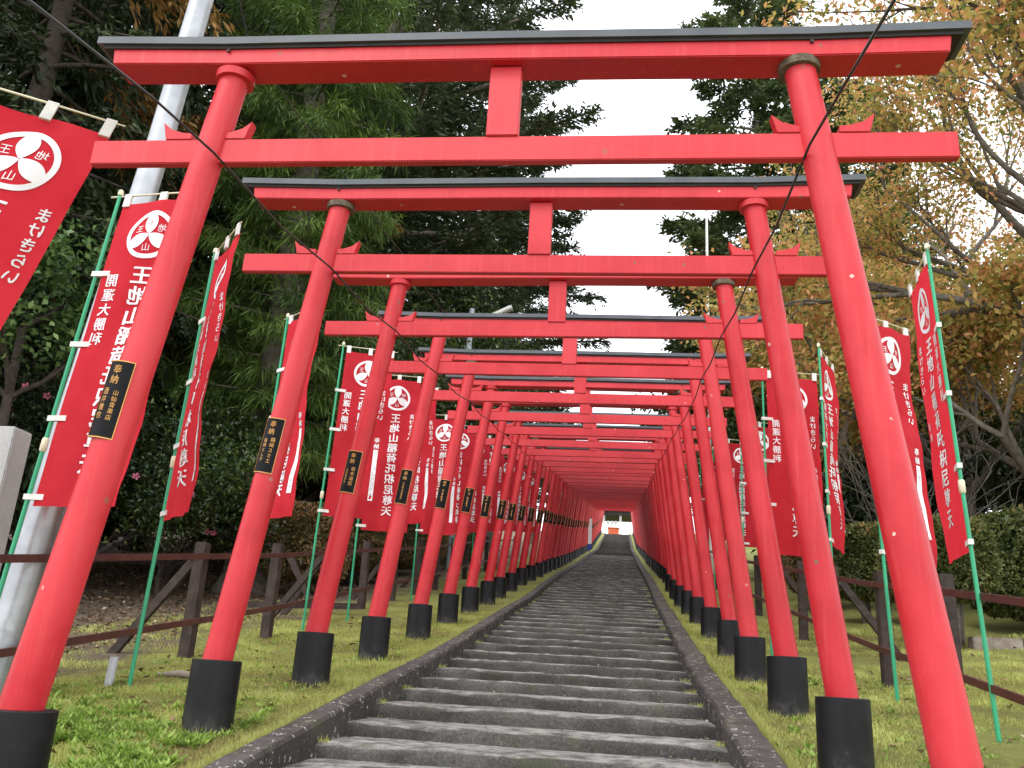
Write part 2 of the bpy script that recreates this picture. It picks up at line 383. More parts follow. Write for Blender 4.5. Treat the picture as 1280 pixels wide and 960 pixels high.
stairs = tag(empty('stone_stairway', (0, 0, 0)), 'long flight of dark stone steps climbing through the gates', kind='structure')
SM = [step_mesh(s) for s in range(6)]
ysteps = [2.4, 3.25, 4.05, 4.85, 5.65, 6.4, 7.12, 7.95]
while ysteps[-1] < 118: ysteps.append(ysteps[-1]+(.86 if len(ysteps) < 14 else .82)+random.uniform(-.03, .03))
far = MB()
for i, y in enumerate(ysteps):
    z = zg(y)-.055; nxt = ysteps[i+1] if i+1 < len(ysteps) else y+.85
    if i < 75:
        o = link('step', SM[i % 6], stairs, (SX(y)+random.uniform(-.015, .015), y, z), (0, 0, random.uniform(-.006, .006)))
        o.scale = (1 if i % 2 else -1, 1, 1)
    else:
        far.box(SX(y)-1.46, SX(y)+1.46, y, y+1.0, z-.25, z, STEPM)
tag(link('step_flight', far.mesh('step_flight'), stairs), kind='stuff')

def kerb(side):
    root = tag(empty('kerb', (0, 0, 0)), 'raised lichen spotted kerb along the %s edge of the steps' % side, kind='structure')
    sg = -1 if side == 'left' else 1
    y = 1.8; k = 0; farm = MB()
    while y < 119:
        L = 1.85 if y < 60 else 8
        n = 22 if y < 30 else 4
        vs = []; fs = []
        for i in range(n+1):
            yy = y+.004+(L-.008)*i/n
            x0 = SX(yy)+sg*1.44; x1 = SX(yy)+sg*(1.70 if sg > 0 else 1.63)
            z = zg(yy)+.065
            j = noise.noise(Vector((yy*1.3, sg*5, 1)))*.03+noise.noise(Vector((yy*5, sg*9, 1)))*.02
            prof = [(x0, z-.4), (x0, z-.022), (x0+sg*.02, z), (x1-sg*.03, z+.004), (x1, z-.03), (x1, z-.4)]
            for q, (px, pz) in enumerate(prof): vs.append((px+(j if q in (1, 2) else j*.6 if q in (3, 4) else 0), yy, pz+(j*.6 if 0 < q < 5 else 0)))
        for i in range(n):
            for q in range(5):
                a = i*6+q; b = a+6
                fs.append((a, b, b+1, a+1) if sg > 0 else (a, a+1, b+1, b))
        fs.append((0, 1, 2, 3, 4, 5)); fs.append(tuple(n*6+q for q in range(5, -1, -1)))
        if y < 60:
            me = bpy.data.meshes.new('kerbstone'); me.from_pydata(vs, [], fs); me.materials.append(KERBM); me.update()
            link('kerbstone', me, root)
        else: farm.add(vs, fs, KERBM)
        y += L; k += 1
    tag(link('kerb_run', farm.mesh('kerb_run'), root), kind='stuff')
kerb('left'); kerb('right')

# ================================================================= TORII GATES
HB = .465            # sleeve height
WB, WT, HP = 2.10, 1.644, 3.59
def lean_x(z):       # centre of the post at height z above the sleeve top
    return WB+(WT-WB)*z/HP

def text_mesh(txt, size, offset=.0, vertical=True, step=1.08):
    """characters stacked downwards, centred on x; the top of the first at y=0"""
    V = []; F = []; offset = 0
    for i, ch in enumerate(txt):
        if ch == ' ': continue
        cu = bpy.data.curves.new('t', 'FONT'); cu.body = ch; cu.size = size; cu.align_x = 'CENTER'
        cu.resolution_u = 2; cu.offset = offset
        ob = bpy.data.objects.new('t', cu); COL.objects.link(ob)
        dg = bpy.context.evaluated_depsgraph_get(); me = bpy.data.meshes.new_from_object(ob.evaluated_get(dg))
        o = len(V); yo = -(i+1)*size*step+size*.18
        V += [(v.co.x, v.co.y+yo) for v in me.vertices]
        F += [tuple(o+k for k in p.vertices) for p in me.polygons]
        bpy.data.objects.remove(ob); bpy.data.curves.remove(cu); bpy.data.meshes.remove(me)
    return V, F

def post_mesh():
    mb = MB(); n = 28; H = HP
    pts = []; rad = []
    for k in range(9):
        t = k/8; pts.append((0, 0, -.03+(H+.03)*t)); rad.append(.103-.020*t)
    mb.tube(pts, rad, n)
    me = mb.mesh('post', RED, smooth='auto')
    return me
def shear(me, sg):
    """posts stand inclined: shift x with height (left post leans right)"""
    for v in me.vertices: v.co.x = v.co.x+sg*(lean_x(v.co.z)-WB)
    me.update(); return me
POST = {sg: shear(post_mesh(), sg) for sg in (-1, 1)}

def shear0(me, sg):
    for v in me.vertices: v.co.x += sg*(-.035)*max(0, v.co.z)/HP
    return me
POST0 = {sg: shear0(shear(post_mesh(), sg), sg) for sg in (-1, 1)}

def sleeve_mesh():
    mb = MB(); n = 28
    mb.tube([(0, 0, -.62), (0, 0, -.005), (0, 0, 0), (0, 0, .001)], [.170, .168, .163, .10], n)
    return mb.mesh('sleeve', BLACK, smooth='auto')
SLEEVE = sleeve_mesh()
def collar_mesh(m):
    mb = MB(); r = .083
    mb.tube([(0, 0, -.055), (0, 0, -.052), (0, 0, -.008), (0, 0, .0)], [r+.004, r+.026, r+.030, r+.018], 28)
    return mb.mesh('collar', m, smooth='auto')
COLLAR = {'red': collar_mesh(RED), 'moss': collar_mesh(RUST)}

def kasagi():
    z = HP
    prof = [(-2.35, .012), (-1.65, .0), (0, .006), (1.65, .0), (2.35, .012), (2.37, .142), (1.66, .128), (0, .134), (-1.66, .128), (-2.37, .142)]
    mb = MB(); mb.prism([(x, z+zz) for x, zz in prof], -.10, .10)
    lint = mb.mesh('lintel', RED, bevel=.006)
    mb = MB()
    top = [(-2.46, .186), (-1.66, .165), (0, .172), (1.66, .165), (2.46, .186)]
    bot = [(x, zz-.048) for x, zz in top]
    mb.prism([(x, z+zz) for x, zz in bot+top[::-1]], -.13, .13, ROOF)
    # dark recess strip between roof and lintel, set back
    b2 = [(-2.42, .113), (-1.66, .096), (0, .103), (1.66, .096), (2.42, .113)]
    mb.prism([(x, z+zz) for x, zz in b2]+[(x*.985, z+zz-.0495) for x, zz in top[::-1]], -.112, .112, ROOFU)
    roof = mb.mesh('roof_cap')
    return lint, roof
LINTEL, ROOFC = kasagi()
def nuki():
    mb = MB(); z0, z1 = HP-.61, HP-.455
    mb.box(-2.385, 2.385, -.028, .028, z0, z1)
    return mb.mesh('tie_beam', RED, bevel=.005)
NUKI = nuki(); ZN0, ZN1 = HP-.61, HP-.455
def wedge(sg):
    # curved wing-like wedge: low at the post, pointed tip away from it
    mb = MB(); pts = [(0, 0), (.155, 0), (.185, .115), (.13, .068), (.06, .045), (0, .04)]
    mb.prism([(sg*x, z) for x, z in pts][::sg], -.032, .032)
    return mb.mesh('wedge', RED, bevel=.003)
WEDGE = {1: wedge(1), -1: wedge(-1)}
def strut():
    mb = MB(); mb.box(-.088, .088, -.04, .04, ZN1-.002+.002, HP)
    return mb.mesh('centre_strut', RED, bevel=.004)
STRUT = strut()
def boltm():
    mb = MB(); mb.tube([(0, .01, 0), (0, -.014, 0)], .011, 6); return mb.mesh('bolt', BOLT)
BOLTM = boltm()

def plaque_mesh(cols, seed=0, simple_marks=False):
    """black plate bent round the post, gold rim and gold characters; local origin at plate centre on the post axis"""
    R = .1015; H = .42; A = .78
    mb = MB(); n = 10
    def patch(a0, a1, z0, z1, r, m):
        vs = []; k = max(2, int(n*(a1-a0)/(2*A))+1)
        for i in range(k+1):
            a = a0+(a1-a0)*i/k
            for z in (z0, z1): vs.append((math.sin(a)*r, -math.cos(a)*r, z))
        mb.add(vs, [(2*i, 2*i+2, 2*i+3, 2*i+1) for i in range(k)], m)
    patch(-A, A, -H/2, H/2, R+.004, PLQ)
    vs = []; 
    t = .045
    for a0, a1, z0, z1 in ((-A, -A+t, -H/2, H/2), (A-t, A, -H/2, H/2), (-A, A, H/2-.006, H/2), (-A, A, -H/2, -H/2+.006)): patch(a0, a1, z0, z1, R+.0062, GOLD)
    # plate thickness
    for a in (-A, A):
        mb.add([(math.sin(a)*r, -math.cos(a)*r, z) for r in (R-.012, R+.006) for z in (-H/2, H/2)], [(0, 1, 3, 2), (2, 3, 1, 0)], GOLD)
    r = R+.0068
    def bent(V, F, x0, z0):
        mb.add([(math.sin((x+x0)/r)*r, -math.cos((x+x0)/r)*r, z0+z) for x, z in V], F, GOLD)
    if simple_marks:
        rr = random.Random(seed)
        for cxx, s, cnt, zz in ((0, .045, 2, H/2-.02), (.0, .026, 6, H/2-.15)):
            for i in range(cnt):
                for _ in range(4):
                    x = cxx+rr.uniform(-s*.4, s*.4); z = zz-(i+.5)*s*1.1+rr.uniform(-s*.4, s*.4); horizontal = rr.random() < .6
                    w, h = (s*.35, .0025) if horizontal else (.0025, s*.35)
                    bent([(x-w, z-h), (x+w, z-h), (x+w, z+h), (x-w, z+h)], [(0, 1, 2, 3)], 0, 0)
    else:
        V, F = text_mesh('奉納', .052, .0006); bent(V, F, 0, H/2-.022)
        for txt, size, x, z in cols:
            V, F = text_mesh(txt, size, .0004); bent(V, F, x, z)
    return mb.mesh('name_plaque')
PLAQUES = [plaque_mesh([('山仙青果店', .031, .032, .05), ('酒井雅也', .040, -.030, .06)]),
           plaque_mesh([('箱崎スミエ', .037, .030, .06), ('箱崎とし子', .033, -.030, .05)]),
           plaque_mesh([('坂本道宏', .044, .028, .05), ('山石知加久', .028, -.034, .03)]),
           plaque_mesh([('丹波篠山青果組合', .024, 0.0, .05)])]
PLQ_FAR = [plaque_mesh([], s, True) for s in range(4)]

ORD = ['nearest', 'second', 'third', 'fourth', 'fifth', 'sixth', 'seventh', 'eighth', 'ninth', 'tenth', 'eleventh', 'twelfth', 'thirteenth', 'fourteenth',
       'fifteenth', 'sixteenth', 'seventeenth', 'eighteenth', 'nineteenth', 'twentieth']
NOTE = {0: 'wide red torii gate with mossy right collar spanning the top of the view', 1: 'red torii gate with mossy left collar, second from the near end',
        2: 'third red torii gate from the near end, dark mossy ring on its right post', 3: 'fourth red torii gate, white chips across its tie beam',
        4: 'fifth red torii gate, weathered gap under its left lintel'}
DX = [-.058, -.04, -.031, -.028, .02, .009, .012, .028, .007, .026, .054]
SCX = [.004, -.001, .010, .006, .007, .003, -.003, -.008, -.002, -.006, -.013]
DD = [.086, -.011, -.04, -.048, -.027, 0, .002, .009, .008, .009, .013]
DH = [-.036, -.015, -.012, .026, .027, 0, .009]
MOSS = {(0, 1), (1, -1), (2, 1), (4, -1), (5, 1), (9, -1), (14, 1)}

def torii(i, y, cx, scx, dh, tilt):
    zb = zg(y)+HB
    root = empty('torii_gate', (cx, y, zb))
    root.rotation_euler = (random.uniform(-.004, .004), tilt, random.uniform(-.006, .006)); root.scale = (scx, 1, 1+dh/HP)
    if i in NOTE: lab = NOTE[i]
    elif i < 20: lab = '%s red torii gate counted from the near end of the tunnel' % ORD[i]
    elif i < 36: lab = 'red torii gate packed into the far half of the lower tunnel'
    else: lab = 'red torii gate of the small upper run at the end of the tunnel'
    tag(root, lab, 'torii gate', 'red torii gates lined up over the steps')
    for sg in (-1, 1):
        p = link('post', (POST0 if i == 0 else POST)[sg], root, (sg*WB, 0, 0))
        c = link('collar', COLLAR['moss' if (i, sg) in MOSS else 'red'], p, (sg*((WT-.035 if i == 0 else WT)-WB), 0, HP+.001))
        if (i, sg) in MOSS: c['label'] = 'weathered mossy collar ring'
        link('base_sleeve', SLEEVE, p, (0, 0, 0))
        if sg == -1:
            q = link('name_plaque', PLAQUES[i] if i < 4 else PLQ_FAR[i % 4], p, (-(lean_x(1.53)-WB), 0, 1.53+(0 if i < 2 else random.uniform(-.02, .02))))
            q.rotation_euler = (0, math.atan((WB-WT)/HP), random.uniform(-.04, .04)+(-.12 if i < 4 else 0))
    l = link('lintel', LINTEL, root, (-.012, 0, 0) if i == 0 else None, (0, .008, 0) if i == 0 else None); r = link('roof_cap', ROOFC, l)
    for sg in (-1, 1):
        if i < 16: link('bolt', BOLTM, l, (sg*WT, -.10, HP+.085))
    nk = link('tie_beam', NUKI, root)
    zc = (ZN0+ZN1)/2; px = lean_x(zc)
    if i < 24:
        for sg in (-1, 1):
            for s2 in (-1, 1):
                link('wedge', WEDGE[s2], nk, (sg*px+s2*.082, 0, ZN1+.001))
    link('centre_strut', STRUT, root)
    return root

toriis = []
for i in range(36):
    y = 4.106+i*2.109+(DD[i] if i < len(DD) else random.uniform(-.03, .03))
    cx = (-.60+DX[i]) if i < len(DX) else cxy(y)+.06+random.uniform(-.02, .02)
    s = 1+(SCX[i] if i < len(SCX) else random.uniform(-.008, .008))
    dh = DH[i] if i < len(DH) else random.uniform(-.03, .03)
    torii(i, y, cx-(.012 if i == 0 else 0), s, dh, .0 if i == 0 else random.uniform(-.004, .004)); toriis.append((y, cx))
for j in range(17):
    y = 80.5+j*2.1
    torii(36+j, y, cxy(y)+.02, 1, random.uniform(-.02, .02), 0)

# cables threaded through the gates
def cable(name, pts, r, label):
    mb = MB(); mb.tube(pts, r, 5)
    tag(link(name, mb.mesh(name, WIREM, smooth=True)), label, 'cable', 'cables strung along the gates')
def gate_pts(off, hz, sag=.05, front=-.16):
    P = []
    for i, (y, cx) in enumerate(toriis):
        P.append((cx+off, y+front, zg(y)+HB+hz))
        if i+1 < len(toriis):
            y2, cx2 = toriis[i+1]; P.append(((cx+cx2)/2+off, (y+y2)/2+front, (zg(y)+zg(y2))/2+HB+hz-sag))
    return P
pl = gate_pts(-1.60, HP-.65); pr = gate_pts(1.60, HP-.65)
cable('cable', [(-2.62, 2.9, 2.72), (-2.40, 3.6, 2.72)]+[(p[0]-.0, p[1], p[2]) for p in pl], .0075, 'thin black cable strung along the left posts under the tie beams')
cable('cable', [(.98, 2.75, 2.45), (1.02, 3.5, 2.70)]+pr, .0075, 'thin black cable strung along the right posts under the tie beams')
cable('cable', [(-2.05, 2.9, 3.9)]+gate_pts(-1.60, HP+.215, .03, 0)[:30], .0045, 'fine wire running over the left ends of the gate roofs')

# ================================================================= BANNERS
CW, CH = .75, 2.62
def wave(u, v, ph, amp):
    return amp*(math.sin(u*7+v*1.3+ph)*.5+math.sin(v*3.1+ph*2)*.5+.6*math.sin(u*3+v*5+ph)+.22*math.sin(u*19+v*6*math.sin(ph)+ph)*(1+v*.4)+.16*math.sin(v*17-u*9+ph*3))*min(1, u*3+.15)
def sagz(u, v):       # the top edge sags a little between tabs
    t = (u-.03)/(CW-.03)
    return -.012*math.sin(PI*(t*2 % 1))*math.exp(-v*3)
def on_cloth(u, v, ph, amp, off):
    return (u, wave(u, v, ph, amp)+off, -v+sagz(u, v))

TXT = {}
def txt(key, s, size, off, step=1.08):
    if key not in TXT: TXT[key] = text_mesh(s, size, off, step=step)
    return TXT[key]
def subdiv(V, F): return V, F

def banner(x, y, rz, label, lean=(0, 0), H=4.12, detail=2, ph=None, amp=.032, grp='red banners on green poles', cbtilt=0.0, hide_strip=False, centre=0):
    ph = random.uniform(0, 6) if ph is None else ph
    gz = float(zt(x, y))
    root = empty('nobori_banner', (x, y, gz), rz)
    tag(root, label, 'banner', grp)
    lx, ly = lean
    ca, sa = math.cos(-rz), math.sin(-rz)
    lx, ly = lx*ca-ly*sa, lx*sa+ly*ca           # lean given in world axes
    sh = lambda z: (lx*z/H, ly*z/H)
    mb = MB(); mb.tube([(sh(z)[0], sh(z)[1], z) for z in (-.1, H*.35, H*.7, H)], [.0185, .017, .0155, .0145], 10)
    pole = link('pole', mb.mesh('pole', POLEG, smooth='auto'), root)
    mb = MB(); zj = 1.92; mb.tube([(sh(z)[0], sh(z)[1], z) for z in (zj, zj+.012, zj+.1, zj+.112)], [.02, .027, .027, .02], 10)
    link('pole_joint', mb.mesh('pole_joint', CREAM, smooth='auto'), pole)
    mb = MB(); mb.tube([(sh(H)[0], sh(H)[1], z) for z in (H-.02, H, H+.025, H+.035)], [.022, .024, .02, .008], 10)
    link('pole_cap', mb.mesh('pole_cap', CREAM, smooth='auto'), pole)
    ztop = H-.03; T = lambda p: (p[0]+.06+sh(p[2]+ztop-.08)[0], p[1]+sh(p[2]+ztop-.08)[1], p[2]+ztop-.08+cbtilt*p[0])
    mb = MB(); mb.tube([T((-.14, 0, .075)), T((CW*.5, 0, .078)), T((CW+.05, 0, .075))], [.0085, .0075, .006], 8)
    link('crossbar', mb.mesh('crossbar', CREAM, smooth=True), root)
    nu, nv = 16, 60
    vs = []; 
    for j in range(nv+1):
        for i in range(nu+1):
            u = CW*i/nu; v = CH*j/nv
            vs.append(T(on_cloth(u, v, ph, amp, 0)))
    fs = [(j*(nu+1)+i, j*(nu+1)+i+1, (j+1)*(nu+1)+i+1, (j+1)*(nu+1)+i) for j in range(nv) for i in range(nu)]
    me = bpy.data.meshes.new('cloth'); me.from_pydata(vs, [], fs); me.materials.append(CLOTH)
    for p in me.polygons: p.use_smooth = True
    cl = link('cloth', me, root)
    # tabs: three on the crossbar, five along the pole
    mbt = MB()
    for k, u in enumerate((.035, CW/2, CW-.035)):
        mb = MB(); w = .032
        P = [(u-w, 0, .09), (u+w, 0, .09), (u+w, 0, -.03), (u-w, 0, -.03)]
        mb.add([T((a, b+oy, c)) for oy in (-.012, .012) for a, b, c in P], [(0, 1, 2, 3), (7, 6, 5, 4), (0, 4, 5, 1), (2, 6, 7, 3), (1, 5, 6, 2), (3, 7, 4, 0)])
        link('tab', mb.mesh('tab', TABM), cl)
    for k in range(5 if detail > 0 else 3):
        v = .03+(CH-.1)*k/(4 if detail > 0 else 2); mb = MB()
        if k == 0: continue
        p = T(on_cloth(.02, v, ph, amp, 0)); z = p[2]; q = sh(z)
        mb.add([(q[0]-.03, q[1]+o, z-.022) for o in (-.021, .021)]+[(q[0]-.03, q[1]+o, z+.022) for o in (-.021, .021)]+
               [(p[0]+.055, p[1]+o, z-.022) for o in (-.007, .007)]+[(p[0]+.055, p[1]+o, z+.022) for o in (-.007, .007)],
               [(0, 2, 3, 1), (4, 5, 7, 6), (0, 4, 6, 2), (1, 3, 7, 5), (2, 6, 7, 3), (0, 1, 5, 4)])
        link('tab', mb.mesh('tab', TABM), cl)
    # printing, seen from both faces: drawn for a reader on the +y side, so it reads mirrored from below the steps
    def decal(name, groups, m=WHITE, bold=0):
        mb = MB()
        for V, F, x0, v0 in groups:
            sh_ = max(abs(b) for a, b in V) if bold else 0
            for off, bx, by in ([(o*(1+.08*q), bx, by) for o in (-.0045, .0045) for q, (bx, by) in enumerate(((-bold, -bold*.6), (bold, -bold*.6), (-bold, bold*.6), (bold, bold*.6)))] if bold else [(-.0045, 0, 0), (.0045, 0, 0)]):
                # x of the lettering runs against u for the reader on the +y side
                mb.add([T(on_cloth(min(max(x0-a-bx, .004), CW-.004), v0-b-by, ph, amp, off)) for a, b in V], F, m)
        return link(name, mb.mesh(name), cl)
    c = CW/2
    # emblem: ring, three petals, three characters
    E = []; R0, R1 = .215, .178; n = 48
    V = [(math.cos(2*PI*k/n)*r, math.sin(2*PI*k/n)*r) for k in range(n) for r in (R0, R1)]
    E.append((V, [(2*k, (2*k+2) % (2*n), (2*k+3) % (2*n), 2*k+1) for k in range(n)], c, .33))
    for a in (90, 210, 330):
        a = math.radians(a); d = (math.cos(a), math.sin(a)); s = (-d[1], d[0]); N = 12; top = []; bot = []
        for k in range(N+1):
            t = k/N; w = .060*math.sin(PI*(.02+t*.80))**.85; r = .004+.178*t
            top.append((d[0]*r+s[0]*w, d[1]*r+s[1]*w)); bot.append((d[0]*r-s[0]*w, d[1]*r-s[1]*w))
        V = top+bot; F = [(k, k+1, N+2+k, N+1+k) for k in range(N)]
        E.append((V, F, c, .33))
    if detail > 0:
        for ch, a in (('王', 150), ('地', 30), ('山', 270)):
            V, F = txt('e'+ch, ch, .072, .002); a = math.radians(a)
            V = [(p[0]*-1 if False else p[0], p[1]) for p in V]
            sgx = -1
            E.append((V, F, c+math.cos(a)*.118, .33-math.sin(a)*.118-.036))
    decal('emblem', E)
    L = []
    if centre == 0:
        V, F = txt('main', '王地山稲荷吒枳尼尊天', .168, .0075, 1.055); L.append((V, F, c, .60))
    else:
        V, F = txt('main2', 'まけきらい稲荷大明神', .168, .0075, 1.055); L.append((V, F, c, .60))
    if detail > 0:
        V, F = txt('lucky', '開運大勝利', .118, .0035, 1.1); L.append((V, F, .115, .66))
        if centre == 0:
            V, F = txt('make', 'まけきらい', .095, .0035, 1.06); L.append((V, F, CW-.1, .58))
        V, F = txt('hono', '奉納', .085, .002, 1.1); L.append((V, F, CW-.1, 1.34))
    for k, q in enumerate(L): decal('lettering', [q], bold=.0042 if k == 0 else .0018)
    if not hide_strip:
        V = [(-.035, -.02), (.035, -.02)]+[(-.035, -.02-.8*k/8) for k in range(1, 9)]+[(.035, -.02-.8*k/8) for k in range(1, 9)]
        rows = [(0, 1)]+[(1+k, 9+k) for k in range(1, 9)]
        F = [(rows[k][0], rows[k][1], rows[k+1][1], rows[k+1][0]) for k in range(8)]
        decal('name_strip', [(V, F, CW-.1, 1.52)])
        if detail > 1:
            rr = random.Random(ph); V = []; F = []
            for q in range(9):
                for _ in range(5):
                    xx = rr.uniform(-.018, .018); yy = -.07-q*.083+rr.uniform(-.022, .022); w_, h_ = ((.012, .0018) if rr.random() < .6 else (.0018, .013)); o_ = len(V)
                    V += [(xx-w_, yy-h_), (xx+w_, yy-h_), (xx+w_, yy+h_), (xx-w_, yy+h_)]; F.append((o_, o_+1, o_+2, o_+3))
            mbk = MB()
            for off in (-.0062, .0062): mbk.add([T(on_cloth(CW-.1-a, 1.52-b, ph, amp, off)) for a, b in V], F, INK)
            tag(link('strip_writing', mbk.mesh('strip_writing'), cl), kind='stuff')
    return root

banner(-5.14, 4.10, math.radians(34), 'red banner cut off by the left edge of the view, nearest one', lean=(1.24, 0), H=4.02, ph=1.0)
banner(-4.62, 6.3, math.radians(-6), 'large red banner in front of the thick steel pole, its pole leaning right', lean=(.32, 0), H=4.22, ph=2.2)
banner(-4.12, 7.62, math.radians(-50), 'narrow turned red banner left of the timber fence brace', lean=(.07, 0), H=4.15, ph=.3)
banner(-4.40, 10.4, math.radians(-38), 'red banner mostly hidden behind the left post of the second gate', lean=(.04, 0), H=4.25, ph=4)
banner(-4.42, 12.7, math.radians(18), 'red banner just left of the third gate post, its pole clear of the cloth', lean=(.08, 0), H=4.4, ph=5)
banner(-4.2, 14.1, math.radians(10), 'red banner between the third and fourth left gate posts', lean=(.0, 0), H=4.2, ph=3.1)
banner(-4.3, 16.9, math.radians(-30), 'turned red banner between the fourth and fifth left gate posts', lean=(.02, 0), H=4.3, detail=1)
banner(-4.3, 18.9, math.radians(5), 'red banner behind the fifth left gate post above the clipped hedge', lean=(0, 0), H=4.15, detail=1)
banner(-4.3, 20.9, math.radians(12), 'red banner with a wide flowing title behind the sixth left gate post', H=4.2, detail=1, centre=1)
banner(-4.3, 23.4, math.radians(8), 'red banner left of the seventh gate post beside the lamp post', H=4.2, detail=1)
for k, y in enumerate((26.9, 31.2, 35, 39)):
    banner(-4.35, y, math.radians(random.uniform(0, 15)), 'small distant red banner beside the %s left gate post' % ORD[int((y-4.1)/2.109+.6)], H=4.2, detail=1 if k < 2 else 0, centre=k % 2)
banner(2.90, 7.55, math.radians(84), 'nearly edge-on red banner right of the nearest gate post', lean=(-.16, 0), H=4.18, ph=1.4, hide_strip=True, amp=.014)
banner(2.72, 9.4, math.radians(36), 'red banner partly hidden behind the nearest right gate post', lean=(-.10, 0), H=4.1, ph=2.6)
banner(2.72, 11.7, math.radians(64), 'edge-on red banner on the tallest green pole right of the second gate post', lean=(-.02, 0), H=4.25, ph=5.1)
banner(2.1, 12.7, math.radians(8), 'red banner hanging behind the second right gate post', lean=(0, 0), H=4.1, ph=.9)
banner(2.72, 15.7, math.radians(28), 'red banner between the second and third right gate posts', lean=(0, 0), H=4.2, ph=3.9)
banner(2.6, 18.7, math.radians(15), 'red banner between the third and fourth right gate posts', H=4.15, detail=1)
banner(2.7, 22.3, math.radians(15), 'red banner between the fourth and fifth right gate posts', H=4.15, detail=1)
for k, y in enumerate((26, 30)):
    banner(2.8, y, math.radians(12), 'small distant red banner beside the %s right gate post' % ORD[int((y-4.1)/2.109+.6)], H=4.2, detail=0)

# ================================================================= FENCES
def beam(mb, p, q, w, h, m=None):
    """rectangular bar from p to q"""
    p = Vector(p); q = Vector(q); d = (q-p).normalized(); s = d.cross(Vector((0, 0, 1)))
    s = Vector((1, 0, 0)) if s.length < 1e-4 else s.normalized(); u = s.cross(d)
    vs = [c+s*(w/2*a)+u*(h/2*b) for c in (p, q) for a, b in ((-1, -1), (1, -1), (1, 1), (-1, 1))]
    mb.add(vs, [(0, 1, 2, 3), (7, 6, 5, 4), (0, 4, 5, 1), (1, 5, 6, 2), (2, 6, 7, 3), (3, 7, 4, 0)], m)
def fence(x, ys, side, label, bracey):
    root = tag(empty('wooden_fence', (x, ys[0], zg(ys[0]))), label, 'fence')
    inv = Vector((x, ys[0], zg(ys[0])))
    L = lambda p: tuple(Vector(p)-inv)
    xo = -1 if side == 'left' else 1
    G = lambda y: float(zt(x, y))
    for y in ys:
        mb = MB(); beam(mb, L((x, y, G(y)-.3)), L((x+random.uniform(-.02, .02), y, G(y)+1.24)), .13, .13)
        link('fence_post', mb.mesh('fence_post', WOODP, bevel=.008), root)
    for y in bracey:
        mb = MB(); beam(mb, L((x+xo*.10, y, G(y)+1.02)), L((x+xo*.98, y+.05, G(y)-.15)), .06, .10)
        link('brace', mb.mesh('brace', WOODP, bevel=.006), root)
    for a, b in zip(ys[:-1], ys[1:]):
        for h in (1.09, .40):
            mb = MB(); o = -xo*.09
            beam(mb, L((x+o, a+.006, G(a)+h)), L((x+o, b-.006, G(b)+h)), .035, .062)
            link('rail', mb.mesh('rail', RAILM, bevel=.003), root)
fence(-4.56, [2.9, 5.0, 9.5, 11.7, 13.9, 16.1, 18.3, 20.5, 22.7, 24.9, 27.1, 29.3, 31.5, 34, 37, 40], 'left', 'brown two-rail timber fence with slanting braces along the left banners', (9.5, 13.9, 18.3, 22.7, 27.1))
fence(2.98, [3.6, 5.8, 8.6, 10.55, 12.8, 15, 17.2, 19.4, 21.6, 24, 27, 30, 33], 'right', 'brown two-rail timber fence along the right banners', (12.8, 17.2))

# old cross-braced timber stand behind the left fence
r = tag(empty('timber_trestle', (-5.15, 14.6, zg(14.6))), 'crossed weathered timber trestle leaning behind the left fence', 'trestle')
for a, b in (((-.35, 0, -.1), (.25, .1, 1.05)), ((.35, .05, -.1), (-.3, .0, .95))):
    mb = MB(); beam(mb, a, b, .06, .1); link('beam', mb.mesh('beam', WOODP, bevel=.006), r)
mb = MB(); beam(mb, (-1.5, .3, .16), (.9, .4, .24), .05, .1); link('beam', mb.mesh('beam', WOODP), r)

# ================================================================= POLES, PILLARS, LAMP
r = tag(empty('steel_flagpole', (-4.75, 6.75, float(zt(-4.7, 6.7)))), 'thick silvery steel pole rising out of the left edge between the gates', 'flagpole')
mb = MB(); mb.tube([(-.02, 0, -.2), (.15, 0, 2.2), (.42, 0, 5), (.75, 0, 9.4)], [.135, .128, .112, .10], 32); link('pole', mb.mesh('pole', STEEL, smooth='auto'), r)
mb = MB(); mb.tube([(.02, 0, .52), (.02, 0, .6)], [.142, .142], 32); link('clamp_band', mb.mesh('clamp_band', STEEL, smooth='auto'), r)
mb = MB(); mb.tube([(.56, .13, 7.9), (.30, .12, 4.2), (.12, .13, 1.2)], .006, 5); link('halyard', mb.mesh('halyard', WIREM), r)
def pillar(x, y, w, d, z1, label):
    g = float(zt(x, y)); mb = MB(); n = 6
    mb.prism([(-w/2, -.3), (w/2, -.3), (w/2*.97, z1-g-.015), (w/2*.9, z1-g), (-w/2*.9, z1-g), (-w/2*.97, z1-g-.015)], -d/2, d/2)
    o = link('granite_pillar', mb.mesh('granite_pillar', GRANITE, bevel=.012), None, (x, y, g)); tag(o, label, 'pillar')
pillar(-5.72, 7.5, .34, .26, 1.97, 'pale granite pillar behind the green banner pole at the left edge')
pillar(-4.72, 7.02, .42, .22, 1.35, 'dark sided granite support directly behind the steel flagpole')

